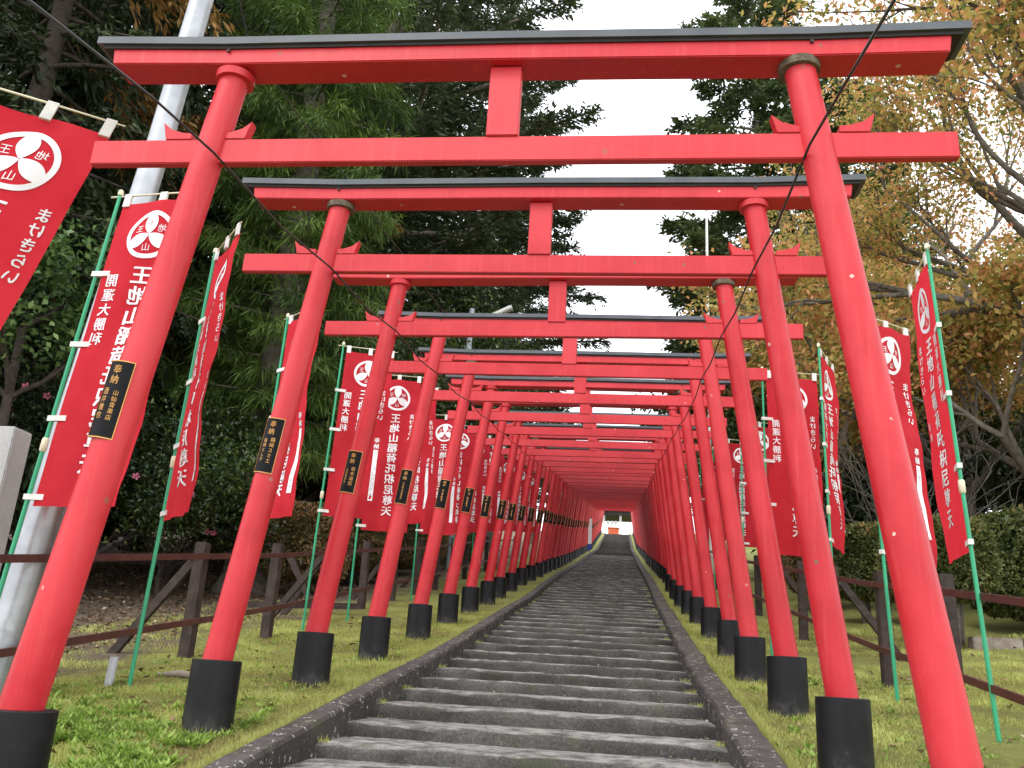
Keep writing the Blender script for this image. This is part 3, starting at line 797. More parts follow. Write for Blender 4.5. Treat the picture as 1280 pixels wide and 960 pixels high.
r = tag(empty('street_lamp', (-4.75, 25.6, float(zt(-4.75, 25.6)))), 'tall grey street lamp whose pale head shows under the fifth tie beam', 'street lamp')
mb = MB(); mb.tube([(0, 0, -.2), (.02, 0, 3), (.06, 0, 8.5)], [.12, .11, .08], 16); link('pole', mb.mesh('pole', GREYP, smooth='auto'), r)
mb = MB(); mb.tube([(.06, 0, 7.5), (.4, -.1, 8.0), (.70, -.15, 8.12)], [.03, .03, .028], 8); arm = link('arm', mb.mesh('arm', GREYP, smooth='auto'), r)
mb = MB()
for k in range(1): mb.prism([(.58, 8.02), (1.34, 8.44), (1.38, 8.50), (1.32, 8.56), (.66, 8.22), (.56, 8.11)], -.26, .0)
link('lamp_head', mb.mesh('lamp_head', LAMPW, bevel=.03), r)
r = tag(empty('white_flagpole', (2.98, 28.6, float(zt(2.98, 28.6)))), 'slim white flagpole against the right fir tree', 'flagpole')
mb = MB(); mb.tube([(0, 0, -.2), (0, 0, 13.2)], [.06, .045], 12); link('pole', mb.mesh('pole', LAMPW, smooth='auto'), r)
mb = MB(); mb.tube([(0, 0, 13.2), (0, 0, 13.23), (0, 0, 13.32), (0, 0, 13.35)], [.03, .07, .07, .02], 10); link('finial', mb.mesh('finial', CREAM, smooth=True), r)

mb = MB(); mb.tube([(0, 0, -.1), (.012, 0, .24), (.012, 0, .241), (.012, 0, .15)], [.036, .036, .030, .030], 14, cap=False)
tag(link('pipe_stub', mb.mesh('pipe_stub', PVC, smooth='auto'), None, (-4.30, 7.60, float(zt(-4.30, 7.60)))), 'short grey plastic pipe stub in the grass by a green pole', 'pipe')
mb = MB(); mb.tube([(-.2, 0, .03), (0, .02, .045), (.13, .0, .04), (.22, .03, .02)], [.015, .035, .028, .01], 7)
tag(link('fallen_branch', mb.mesh('fallen_branch', STUMP, smooth=True), None, (-3.95, 8.15, float(zt(-3.95, 8.15)))), 'weathered bit of fallen branch on the grass near the pipe stub', 'branch')

def sign_stake(x, y, w, h, z0, label, blue=False):
    g = float(zt(x, y)); r = tag(empty('white_sign', (x, y, g)), label, 'sign')
    mb = MB(); mb.box(-w/2, w/2, -.015, .015, z0, z0+h); link('board', mb.mesh('board', WHITE, bevel=.004), r)
    mb = MB(); mb.box(-.02, .02, .016, .05, -.2, z0+h*.5); link('stake', mb.mesh('stake', WOODP), r)
    if blue:
        mb = MB(); mb.box(-w/2-.01, w/2+.01, -.022, .022, z0-.45, z0); link('blue_base', mb.mesh('blue_base', simple('blue plastic', (.03, .06, .35), None, 5, .5)), r)
sign_stake(-4.62, 25.2, .2, 1.15, 1.35, 'white upright board hanging low beside the lamp post')
sign_stake(-1.95, 66.5, .26, 1.9, .62, 'white stake with a blue foot beside the far left posts', True)

# shrine hall at the top of the steps
yh = 124; gh = zg(yh)
r = tag(empty('shrine_hall', (0, yh, gh)), 'small shrine hall with pale pillars at the top of the steps', 'hall')
HW = simple('pale hall pillar', (.7, .7, .72), (.6, .6, .62), 2, .7); HD = simple('dark hall timber', (.02, .018, .018), (.05, .045, .045), 2, .8)
HO = simple('orange red offering case', (.72, .12, .04), (.8, .2, .08), 1, .6)
for x in (-3.9, -1.75, .55, 3.0):
    mb = MB(); mb.tube([(x, 0, -.2), (x, 0, 4.0)], [.17, .16], 14); link('pillar', mb.mesh('pillar', HW, smooth='auto'), r)
mb = MB(); mb.box(-5.5, 4.6, -.5, 5, 3.4, 4.0); link('eave', mb.mesh('eave', HD, bevel=.02), r)
mb = MB(); mb.prism([(-6.3, 4.01), (5.4, 4.01), (2.6, 6.4), (-3.5, 6.4)], -1.2, 5.5); link('roof', mb.mesh('roof', ROOF, bevel=.03), r)
mb = MB(); mb.box(-1.15, .35, .9, 1.7, -.1, 1.75); mb.box(-1.25, .45, .8, 1.8, 1.75, 1.9); link('offering_case', mb.mesh('offering_case', HO, bevel=.02), r)
for x in (-1.15, -.6, -.1):
    mb = MB(); mb.tube([(x, .3, 2.2), (x, .3, 2.35), (x, .3, 2.6), (x, .3, 2.7)], [.1, .2, .2, .1], 12); link('paper_lantern', mb.mesh('paper_lantern', HW, smooth=True), r)

# ================================================================= VEGETATION
def crown_obj(name, root, cards, rnd, mat, inv):
    me = np_mesh(name, cards-np.array(inv), 4, mat, rnd)
    return link(name, me, root)

def conifer(x, y, h, r0, zc, label, stops_mat, bark, nl=90, sub=14, cards=9, cl=(.22, .34), cw=(.03, .05), droop=.25, dirdown=.2, seed=1, name='conifer_tree', taper=.85,
            zcap=None, trunk_r=.35, rise=.0, group=None, jitter=.15, brown=0.0, flat=.25, power=.7):
    """trunk, horizontal limbs with side branchlets, and needle sprays as small cards"""
    rg = np.random.default_rng(seed); rr = random.Random(seed)
    g = float(zt(x, y)); base = np.array([x, y, g])
    root = tag(empty(name, (x, y, g)), label, 'tree', group)
    mb = MB(); lean = (rr.uniform(-.3, .3), rr.uniform(-.3, .3))
    nt_ = 12; tp = []
    for k in range(nt_+1):
        t = k/nt_; tp.append((lean[0]*t*t+rr.uniform(-.05, .05)*min(1, k), lean[1]*t*t, -.3+(h+.3)*t))
    tr = [trunk_r*(1-.93*k/nt_)*(1.7 if k == 0 else 1) for k in range(nt_+1)]
    tp.insert(1, (tp[0][0], tp[0][1], .35)); tr.insert(1, trunk_r*1.12)
    mb.tube(tp, tr, 12); link('trunk', mb.mesh('trunk', bark, smooth=True), root)
    limbs = MB(); C = []; RN = []
    for i in range(nl):
        t = (i+.5)/nl; z = zc+(h-zc)*t**1.05
        if zcap and z > zcap: continue
        L = r0*((1-t)**power*taper+(1-taper)*.9)*rr.uniform(.72, 1.15)*(min(1, .55+t*4) if t < .12 else 1)
        L = max(L, .35); az = i*2.39996+rr.uniform(-.3, .3)
        d = np.array([math.cos(az), math.sin(az)]); P = []
        ns = 7; bend = rr.uniform(-.25, .25)
        for k in range(ns+1):
            s = k/ns; rad = L*s; sag = rise*L*s-droop*L*s*s+(droop*.35*L*s**4)
            dd = np.array([math.cos(az+bend*s), math.sin(az+bend*s)])
            P.append((dd[0]*rad+lean[0]*(z/h)**2, dd[1]*rad+lean[1]*(z/h)**2, z+sag))
        br = max(.012, .022*L*(1-.3*t))
        limbs.tube(P, [br*(1-.85*k/ns)+.004 for k in range(ns+1)], 5, cap=False)
        P = np.array(P); nsb = max(5, int(sub*L/2.5))
        clump = rg.uniform(0, 1)
        ts = rg.uniform(.18, 1, nsb)**.85; idx = ts*ns; i0 = np.minimum(idx.astype(int), ns-1); fr = (idx-i0)[:, None]
        Q = P[i0]*(1-fr)+P[i0+1]*fr; tan = unit(P[i0+1]-P[i0])
        sgn = rg.choice([-1, 1], nsb)[:, None]; side = unit(np.cross(tan, np.array([[0, 0, 1.]])))*sgn
        bd = unit(tan*.75+side*rg.uniform(.3, 1.1, (nsb, 1))+rg.normal(0, jitter, (nsb, 3))+np.array([0, 0, -dirdown*.5]))
        bl = (.22*L*(1-ts)+.30+rg.uniform(0, .25, nsb))[:, None]
        m_ = cards; K = nsb*m_
        s = np.tile(np.linspace(.05, 1, m_), nsb)[:, None]
        Qp = np.repeat(Q, m_, 0)+np.repeat(bd*bl, m_, 0)*s; Bd = np.repeat(bd, m_, 0)
        Qp += rg.normal(0, .05, (K, 3)); Qp[:, 2] -= (dirdown*.35*(s[:, 0]**2)*np.repeat(bl[:, 0], m_))
        ss = unit(np.cross(Bd, np.array([[0, 0, 1.]])))*rg.choice([-1, 1], K)[:, None]
        D = unit(Bd*.8+ss*rg.uniform(.0, 1.0, (K, 1))+rg.normal(0, .25, (K, 3))*np.array([1, 1, flat*3])+np.array([0, 0, -dirdown]))
        Lc = rg.uniform(*cl, K); Wc = rg.uniform(*cw, K)
        C.append(leaf_cards(Qp, D, Lc, Wc, .15, fan=unit(rg.normal(0, .45, (K, 3))+np.array([0, 0, 1.])), rng=rg))
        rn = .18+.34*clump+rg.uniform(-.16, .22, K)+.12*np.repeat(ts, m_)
        if brown and rr.random() < brown: rn = .93+rg.uniform(-.05, .07, K)
        RN.append(rn)
    link('branches', limbs.mesh('branches', bark, smooth=True), root)
    C = np.concatenate(C); RN = np.concatenate(RN)
    crown_obj('crown', root, C, RN, stops_mat, (0, 0, 0))
    return root, len(C)

def branching(rr, mb, p, d, L, r, depth, tips, spread=.55, up=.1, split=(2, 3), nside=5, minr=.006, wob=.18, shrink=.72):
    pts = [Vector(p)]; rad = [r]; dd = Vector(d).normalized(); n = 4
    for k in range(n):
        dd = (dd+Vector((rr.uniform(-wob, wob), rr.uniform(-wob, wob), rr.uniform(-wob, wob)+up*.3))).normalized()
        pts.append(pts[-1]+dd*(L/n)); rad.append(max(minr, r*(1-.35*(k+1)/n)))
    mb.tube(pts, rad, nside if depth > 1 else 4, cap=False)
    if depth <= 2: tips += [(q, dd.copy()) for q in pts[2:]]
    if depth <= 0: return
    for k in range(rr.randint(*split)):
        s = pts[rr.randint(2, n)] if k else pts[-1]
        nd = (dd+Vector((rr.uniform(-1, 1), rr.uniform(-1, 1), rr.uniform(-.6, .8)))*spread).normalized()
        branching(rr, mb, s, nd, L*rr.uniform(shrink-.1, shrink+.1), max(minr, r*.58), depth-1, tips, spread, up, split, nside, minr, wob, shrink)

def broadleaf(x, y, h, label, mat, bark, seed=1, trunks=1, depth=5, L0=None, r0=.16, leaves=14, ll=(.08, .13), lw=(.035, .06), puff=.3, up=.15, spread=.6, droop=.35,
              name='broadleaf_tree', cat='tree', group=None, dirs=None, flowers=0, th=None, wob=.18, minr=.006, split=(2, 3)):
    rg = np.random.default_rng(seed); rr = random.Random(seed); g = float(zt(x, y))
    root = tag(empty(name, (x, y, g)), label, cat, group)
    tips = []; tm = MB(); bmx = MB(); th = th or h*.28; L0 = L0 or h*.3
    for k in range(trunks):
        a = rr.uniform(0, 2*PI); d = Vector((math.cos(a)*.18*(trunks > 1), math.sin(a)*.18*(trunks > 1), 1))
        pts = [Vector((d.x*.3, d.y*.3, -.2))]
        for q in range(4): pts.append(pts[-1]+Vector((d.x*.4+rr.uniform(-.06, .06), d.y*.4+rr.uniform(-.06, .06), 1))*(th+.2)/4)
        tm.tube(pts, [r0*1.35, r0*1.05, r0, r0*.9, r0*.8], 10)
        DD = dirs or [(math.cos(b), math.sin(b), rr.uniform(.5, 1.3)) for b in [rr.uniform(0, 1)+q*2*PI/4 for q in range(4)]]
        for dv in DD:
            branching(rr, bmx, pts[-1 if rr.random() < .6 else -2], dv, L0*rr.uniform(.8, 1.15), r0*.6, depth-1, tips, spread, up, split, 6, minr, wob)
    link('trunk', tm.mesh('trunk', bark, smooth=True), root); link('branches', bmx.mesh('branches', bark, smooth=True), root)
    n = 0
    if leaves:
        T = np.array([t[0] for t in tips]); TD = np.array([t[1] for t in tips]); m_ = leaves
        K = len(T)*m_; cl = np.repeat(rg.uniform(0, 1, len(T)), m_)
        P = np.repeat(T, m_, 0)+rg.normal(0, puff, (K, 3))*np.array([1, 1, .7])
        D = unit(np.repeat(TD, m_, 0)*.4+rg.normal(0, .7, (K, 3))+np.array([0, 0, -droop]))
        C = leaf_cards(P, D, rg.uniform(*ll, K), rg.uniform(*lw, K), .2, fan=unit(rg.normal(0, .6, (K, 3))+np.array([0, 0, 1.])), rng=rg)
        crown_obj('crown', root, C, .02+.75*cl+rg.uniform(-.2, .35, K), mat, (0, 0, 0)); n = K
    if flowers:
        T = np.array([t[0] for t in tips])
        for k in range(flowers):
            p = T[rr.randrange(len(T))]; mb = MB()
            f = np.array([-p[0]*.4-x*.05, -p[1]-y*.2, 0]); 
            c = Vector(p)+Vector((rr.uniform(-.15, .15), -abs(rr.uniform(.1, .4)), rr.uniform(-.1, .1)))
            nrm = Vector((rr.uniform(-.4, .4)+.4, -1, rr.uniform(-.2, .5))).normalized(); q = nrm.to_track_quat('Z', 'Y')
            for j in range(5):
                a = j*2*PI/5; rad = .065
                mb.add([c+q@Vector(v) for v in [(0, 0, 0), (math.cos(a-.5)*rad*.8, math.sin(a-.5)*rad*.8, .02), (math.cos(a)*rad*1.2, math.sin(a)*rad*1.2, .03), (math.cos(a+.5)*rad*.8, math.sin(a+.5)*rad*.8, .02)]], [(0, 1, 2, 3)])
            link('flower', mb.mesh('flower', PETAL), root)
    return root, n

def hedge(x0, x1, y0, y1, z0, z1, label, mat, seed=1, n=16000, group=None, ll=(.055, .105), stems=3, rnd_r=.35, name='clipped_hedge'):
    """clipped shrub: leaf shell of a rounded block with woody stems below"""
    rg = np.random.default_rng(seed); rr = random.Random(seed)
    cx, cy = (x0+x1)/2, (y0+y1)/2; g = float(zt(cx, cy)); root = tag(empty(name, (cx, cy, g)), label, 'hedge', group)
    hx, hy, hz = (x1-x0)/2, (y1-y0)/2, (z1-z0)/2; c = np.array([0, 0, (z0+z1)/2])
    D = unit(rg.normal(size=(n, 3)))
    A = np.array([hx, hy, hz]); k = 1/np.power(np.sum(np.abs(D/1.0)**5, axis=1), 1/5)[:, None]
    P = D*k*A
    bumps = np.array([noise.noise(Vector((p[0]*2.2+seed, p[1]*2.2, p[2]*2.2)))+.5*noise.noise(Vector((p[0]*6, p[1]*6+seed, p[2]*6))) for p in P])
    P = P*(1+.05*bumps[:, None]-np.abs(rg.normal(0, .035, (n, 1))))+c
    N = unit(D/A)
    C = leaf_cards(P, unit(N*.7+rg.normal(0, .6, (n, 3))), rg.uniform(*ll, n), rg.uniform(ll[0]*.5, ll[1]*.55, n), .2, rng=rg)
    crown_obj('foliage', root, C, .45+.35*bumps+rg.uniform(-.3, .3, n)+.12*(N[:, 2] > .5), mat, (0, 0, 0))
    # woody twigs fill the inside
    mb = MB(); w = .8
    for s in range(stems):
        bx, by = rr.uniform(-hx*.5, hx*.5), rr.uniform(-hy*.4, hy*.4)
        for t in range(5):
            ex, ey = bx+rr.uniform(-1, 1)*hx*.6, by+rr.uniform(-1, 1)*hy*.5
            mb.tube([(bx, by, -.15), (bx+rr.uniform(-.05, .05), by, z0*.7), (ex*.7+bx*.3, ey*.7+by*.3, z0+hz*.6), (ex, ey, z0+hz*1.6)], [.045, .035, .022, .006], 6)
    link('stems', mb.mesh('stems', BARK, smooth=True), root)
    # dense inner growth
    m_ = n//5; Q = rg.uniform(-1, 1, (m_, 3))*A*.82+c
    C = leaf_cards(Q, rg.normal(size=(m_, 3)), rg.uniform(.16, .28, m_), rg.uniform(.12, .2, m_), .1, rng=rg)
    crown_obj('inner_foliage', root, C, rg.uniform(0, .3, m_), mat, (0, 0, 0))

SUGI = leaf_mat('bright cedar needles', [(0, (.022, .045, .011)), (.35, (.06, .11, .02)), (.7, (.13, .20, .035)), (.9, (.19, .25, .055)), (1, (.30, .16, .05))], .6)
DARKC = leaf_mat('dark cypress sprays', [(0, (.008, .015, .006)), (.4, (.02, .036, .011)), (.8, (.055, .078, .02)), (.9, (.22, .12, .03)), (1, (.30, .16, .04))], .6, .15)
FIRM = leaf_mat('grey green fir needles', [(0, (.022, .036, .018)), (.4, (.052, .078, .036)), (.75, (.10, .13, .06)), (1, (.17, .17, .085))], .6, .15)
FIRR = leaf_mat('olive fir sprays', [(0, (.03, .045, .02)), (.35, (.075, .11, .04)), (.7, (.15, .19, .07)), (.9, (.24, .22, .09)), (1, (.30, .20, .09))], .6, .25)
FIRF = leaf_mat('far fir needles', [(0, (.03, .045, .028)), (.4, (.06, .082, .045)), (.75, (.10, .125, .065)), (1, (.15, .16, .08))], .7, .15)
OAK = leaf_mat('glossy evergreen leaves', [(0, (.016, .032, .010)), (.4, (.04, .075, .018)), (.8, (.085, .13, .03)), (1, (.19, .24, .05))], .38, .2, .5)
OAKD = leaf_mat('dark camellia leaves', [(0, (.008, .018, .007)), (.5, (.018, .038, .013)), (1, (.05, .08, .022))], .35, .1, .5)
LIGHTL = leaf_mat('pale vine leaves', [(0, (.04, .08, .025)), (.5, (.10, .18, .05)), (1, (.22, .32, .10))], .45, .3)
AUT = leaf_mat('autumn leaves', [(0, (.12, .17, .05)), (.2, (.30, .31, .08)), (.38, (.48, .40, .11)), (.6, (.66, .44, .15)), (.8, (.70, .36, .15)), (1, (.72, .30, .16))], .6, .45)
HEDG = leaf_mat('clipped green hedge leaves', [(0, (.04, .06, .018)), (.5, (.11, .135, .038)), (.85, (.19, .19, .06)), (1, (.36, .20, .08))], .55, .2)
HEDB = leaf_mat('browning hedge leaves', [(0, (.06, .055, .024)), (.4, (.15, .13, .045)), (.7, (.27, .17, .075)), (1, (.40, .21, .10))], .55, .2)

tot = 0
# --- left: dark cypresses, bright cedar, evergreens
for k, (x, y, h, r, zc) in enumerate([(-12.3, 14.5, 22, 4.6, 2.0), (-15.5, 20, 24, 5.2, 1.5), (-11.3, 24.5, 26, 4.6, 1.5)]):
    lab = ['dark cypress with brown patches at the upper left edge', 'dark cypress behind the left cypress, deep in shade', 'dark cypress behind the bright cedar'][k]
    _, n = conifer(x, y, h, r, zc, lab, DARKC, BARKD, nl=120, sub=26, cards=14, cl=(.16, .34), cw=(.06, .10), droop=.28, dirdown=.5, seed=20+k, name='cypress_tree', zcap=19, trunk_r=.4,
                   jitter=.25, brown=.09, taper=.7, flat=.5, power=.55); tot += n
_, n = conifer(-7.95, 18.9, 26, 2.55, 3.1, 'tall bright green cedar with brushy drooping foliage left of the second gate', SUGI, BARK, nl=185, sub=48, cards=15, cl=(.26, .46), cw=(.022, .036),
               droop=.15, dirdown=.55, seed=31, name='cedar_tree', zcap=17, trunk_r=.5, jitter=.3, taper=.6, flat=1.0, power=.5); tot += n
_, n = broadleaf(-10.6, 16.2, 5.2, 'dark camellia bush dotted with pink flowers behind the fence', OAKD, BARKD, seed=5, trunks=3, depth=5, leaves=16, ll=(.07, .11), lw=(.035, .055), puff=.3,
                 name='camellia_bush', cat='bush', flowers=70, r0=.07, th=.5, L0=1.5, up=.1); tot += n
_, n = broadleaf(-8.9, 16.9, 3.9, 'glossy evergreen shrub with pale shoots below the bright cedar', OAK, BARKD, seed=6, trunks=2, depth=5, leaves=15, ll=(.09, .15), lw=(.035, .055), puff=.32,
                 name='evergreen_shrub', cat='bush', r0=.06, th=.5, L0=1.0); tot += n
_, n = broadleaf(-9.6, 12.6, 6.6, 'pale leaved climbing shrub under the banner at the left edge', LIGHTL, BARKD, seed=7, trunks=1, depth=4, leaves=22, ll=(.11, .17), lw=(.07, .1), puff=.28,
                 name='leafy_shrub', cat='bush', r0=.08, th=4.5, L0=1.1); tot += n
for k, (x, y, h, s) in enumerate([(-8.0, 26, 10.5, 41), (-10, 31, 13, 42), (-7.6, 34, 12, 43), (-13.5, 19.5, 6.5, 44), (-12.8, 18.0, 4.6, 45), (-16.5, 15.5, 8, 46), (-9.6, 23, 6.5, 47)]):
    lab = ['evergreen oak filling the gap left of the third gate', 'evergreen oak behind the bright cedar trunk', 'evergreen oak left of the lamp post above the hedge', 'shaded evergreen bush behind the camellia',
           'dark evergreen bush tight behind the camellia', 'dark evergreen tree beyond the granite pillar', 'dark evergreen bush right behind the cedar trunk'][k]
    _, n = broadleaf(x, y, h, lab, OAK if k in (0, 1, 2) else OAKD, BARKD, seed=s, trunks=2, depth=5, leaves=15 if k < 3 else 13, ll=(.14, .24), lw=(.06, .1), puff=.5,
                     name='evergreen_tree' if k < 3 or k == 5 else 'evergreen_bush', cat='tree' if k < 3 or k == 5 else 'bush', r0=.11, th=.8 if k > 2 else 2, L0=h*.27, group='evergreens beyond the left fence'); tot += n

# --- big firs over the left of the tunnel and behind
for k, (x, y, h, r, zc, nl, zc2) in enumerate([(-10.2, 31, 36, 10.0, 9, 130, 33), (-8.4, 44, 34, 8.2, 8, 110, 40), (-8.2, 58, 25, 6.5, 5, 90, 40)]):
    lab = ['huge fir whose grey branches reach over the upper middle', 'tall fir behind the huge fir, above the third lintel', 'fir beside the lower tunnel left of the struts'][k]
    _, n = conifer(x, y, h, r, zc, lab, FIRM, BARK, nl=nl, sub=27, cards=13, cl=(.2, .38), cw=(.07, .12), droop=.1, dirdown=.12, rise=.22, seed=50+k, name='fir_tree', trunk_r=.5, jitter=.25,
                   taper=.7, power=.5, group='firs around the tunnel'); tot += n
for k, (x, y, h, r) in enumerate([(6.0, 35, 31.5, 5.4), (10.2, 38, 24, 5.2), (6.2, 62, 24, 3.9), (-8, 84, 17, 4.5), (8, 80, 22, 5), (-10, 72, 26, 6), (15, 52, 22, 6), (-18, 52, 28, 6)]):
    lab = ['broad dark fir standing behind the right ends of the lintels', 'shaded fir behind the autumn leaves', 'small fir against the white sky right of the struts', 'fir low behind the left side of the far tunnel',
           'fir low behind the right side of the far tunnel', 'distant fir behind the lamp post', 'distant fir beyond the autumn trees', 'distant fir behind the left forest'][k]
    _, n = conifer(x, y, h, r, 6.5 if k == 2 else 3, lab, FIRR if k < 2 else FIRF, BARK, nl=120 if k < 3 else 75, sub=46 if k < 2 else 13, cards=12 if k < 2 else 9, cl=(.18, .34) if k < 2 else (.4, .7), cw=(.09, .15) if k < 2 else (.14, .22),
                   droop=.12, dirdown=.15, rise=.15, seed=60+k, name='fir_tree', trunk_r=.35, jitter=.3, taper=.8, power=.6, group='firs around the tunnel', brown=0); tot += n

for k, (x, y, h, r) in enumerate([(-19, 23, 26, 6.5), (-17, 30, 28, 6.5), (-14.5, 37, 30, 6.5), (-22, 36, 30, 7.5), (-13.5, 47, 26, 6), (-21.5, 16, 26, 6)]):
    lab = ['shaded cypress deep in the left forest behind the edge banner', 'shaded cypress deep behind the steel pole', 'shaded cypress behind the bright cedar crown', 'farthest shaded cypress in the left forest',
           'shaded cypress behind the huge fir trunk', 'shaded cypress at the far left edge of the forest'][k]
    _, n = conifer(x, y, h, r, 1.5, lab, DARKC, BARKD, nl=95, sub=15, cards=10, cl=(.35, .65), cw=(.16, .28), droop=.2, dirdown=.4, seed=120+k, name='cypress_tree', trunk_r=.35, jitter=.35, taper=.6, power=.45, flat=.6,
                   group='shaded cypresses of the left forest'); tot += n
# --- right: autumn trees, bare bush, hedges
_, n = broadleaf(9.9, 14.6, 13, 'autumn cherry tree with orange leaves and thick limbs at the upper right', AUT, BARK, seed=71, trunks=1, depth=6, leaves=13, ll=(.10, .17), lw=(.055, .085), puff=.26, th=4.5, r0=.3, L0=4.1,
                 name='autumn_tree', up=.1, dirs=[(-1, .2, .55), (-.9, -.35, .9), (-.5, .6, 1.1), (.3, -.5, 1), (-.8, .7, .25), (.4, .6, .8)], spread=.62, group='autumn trees beyond the right fence'); tot += n
for k, (x, y, h, s) in enumerate([(8.2, 21.5, 10, 72), (11.5, 27, 12.5, 73), (8.4, 27.5, 9, 74), (8.6, 18.6, 6.5, 75)]):
    lab = ['golden autumn tree right behind the clipped hedges', 'tall orange autumn tree deeper on the right', 'yellowing tree beside the fourth right gate post', 'low orange leaved tree just above the large right hedge'][k]
    _, n = broadleaf(x, y, h, lab, AUT, BARK, seed=s, trunks=1, depth=6, leaves=14, ll=(.13, .2), lw=(.07, .11), puff=.34, th=2.6, r0=.18, L0=2.7, name='autumn_tree', spread=.62, group='autumn trees beyond the right fence'); tot += n
for k, (x, y, h, s) in enumerate([(6.3, 20.5, 4.8, 81), (6.3, 25, 5.5, 82)]):
    broadleaf(x, y, h, ['bare grey twiggy shrub behind the right banners', 'bare grey shrub beside the third right gate post', 'bare grey shrub above the large right hedge'][k], AUT, TWIG, seed=s, trunks=3, depth=5, leaves=0,
              r0=.045, th=.5, L0=1.7, name='bare_shrub', cat='bush', spread=.7, minr=.005, wob=.3, split=(2, 3), group='bare shrubs on the right bank')
for k, (x, y, h, s) in enumerate([(7.3, 24.2, 4.5, 91), (10.5, 20.5, 4.5, 92), (13, 18, 5, 93), (6.4, 31, 7, 94), (9.2, 31, 8, 95), (12.5, 32, 9, 96)]):
    _, n = broadleaf(x, y, h, ['dark bush behind the bare shrubs on the right', 'dark bush behind the large right hedge', 'dark bush at the right edge behind the hedge', 'evergreen tree close to the right gate posts',
           'evergreen tree behind the yellowing tree', 'evergreen tree in the right background'][k], OAKD if k < 3 else OAK, BARKD, seed=s, trunks=2, depth=5, leaves=11, ll=(.16, .26), lw=(.08, .13), puff=.5, name='evergreen_bush' if k < 3 else 'evergreen_tree',
           cat='bush' if k < 3 else 'tree', r0=.09, th=.7, L0=h*.27, group='evergreens beyond the right fence'); tot += n

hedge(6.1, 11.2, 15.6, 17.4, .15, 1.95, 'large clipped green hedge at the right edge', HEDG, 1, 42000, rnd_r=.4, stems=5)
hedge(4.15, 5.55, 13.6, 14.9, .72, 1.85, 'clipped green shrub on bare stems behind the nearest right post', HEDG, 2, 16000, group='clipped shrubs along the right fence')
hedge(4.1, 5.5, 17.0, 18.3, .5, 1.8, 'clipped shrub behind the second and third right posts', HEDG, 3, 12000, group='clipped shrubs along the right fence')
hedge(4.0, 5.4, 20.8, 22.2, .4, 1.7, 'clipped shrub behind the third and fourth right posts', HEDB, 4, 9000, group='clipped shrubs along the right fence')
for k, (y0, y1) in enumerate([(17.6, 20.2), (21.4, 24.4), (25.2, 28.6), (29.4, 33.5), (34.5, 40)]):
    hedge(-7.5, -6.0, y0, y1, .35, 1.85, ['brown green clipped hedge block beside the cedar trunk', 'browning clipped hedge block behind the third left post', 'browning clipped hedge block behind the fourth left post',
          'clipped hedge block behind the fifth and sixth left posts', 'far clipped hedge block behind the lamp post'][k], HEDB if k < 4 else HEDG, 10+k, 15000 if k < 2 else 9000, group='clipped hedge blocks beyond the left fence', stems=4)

# --- stone edging on the right bank
r = tag(empty('stone_edging', (8.2, 14.2, float(zt(8.2, 14.2)))), 'low stone edging in front of the large right hedge', 'edging')
for k in range(9):
    mb = MB(); x = -3.0+k*.72; mb.box(x, x+.69, -.12, .12, -.2, .0+random.uniform(-.02, .02)); link('stone', mb.mesh('stone', STUMP, bevel=.015), r)

# --- grass, weeds, litter
def scatter(n, x0, x1, y0, y1, keep=None, bias=1.0):
    X = RNG.uniform(x0, x1, n); Y = y0+(y1-y0)*RNG.uniform(0, 1, n)**bias
    return X, Y
def grass():
    parts = []; rn = []
    for x0, x1, y0, y1, n in ((-4.9, -2.27, 4.4, 18, 155000), (-7.2, -4.9, 5, 17, 40000), (1.12, 5.2, 4.8, 18, 150000), (5.2, 9, 8, 16, 30000)):
        X, Y = scatter(n, x0, x1, y0, y1, bias=1.7); Z = zt(X, Y)
        cl = np.array([noise.noise(Vector((a*1.8, b*1.8, 0))) for a, b in zip(X, Y)])
        k = RNG.uniform(-.9, 1, n) < cl+.55; X, Y, Z, cl = X[k], Y[k], Z[k], cl[k]; m_ = len(X)
        P = np.stack([X, Y, Z-.005], 1); h = RNG.uniform(.018, .045, m_)*(1+.8*cl)*(1+Y*.02)
        D = np.stack([RNG.normal(0, .55, m_), RNG.normal(0, .55, m_), np.ones(m_)], 1)
        S = unit(RNG.normal(size=(m_, 3))*np.array([1, 1, 0]))*(.0035+Y[:, None]*.0003)
        T = P+unit(D)*h[:, None]
        parts.append(np.stack([P-S, P+S, T], 1)); rn.append(.45+.65*cl+.3*np.array([noise.noise(Vector((a*.6, b*.6, 7))) for a, b in zip(X, Y)])+RNG.uniform(-.25, .25, m_))
    GM = leaf_mat('grass blades', [(0, (.28, .21, .09)), (.25, (.33, .31, .10)), (.6, (.42, .46, .12)), (1, (.58, .60, .21))], .6, .3)
    me = np_mesh('grass', np.concatenate(parts), 3, GM, np.concatenate(rn))
    tag(link('grass', me), 'short moss and grass on both banks of the steps', 'grass', kind='stuff')
grass()
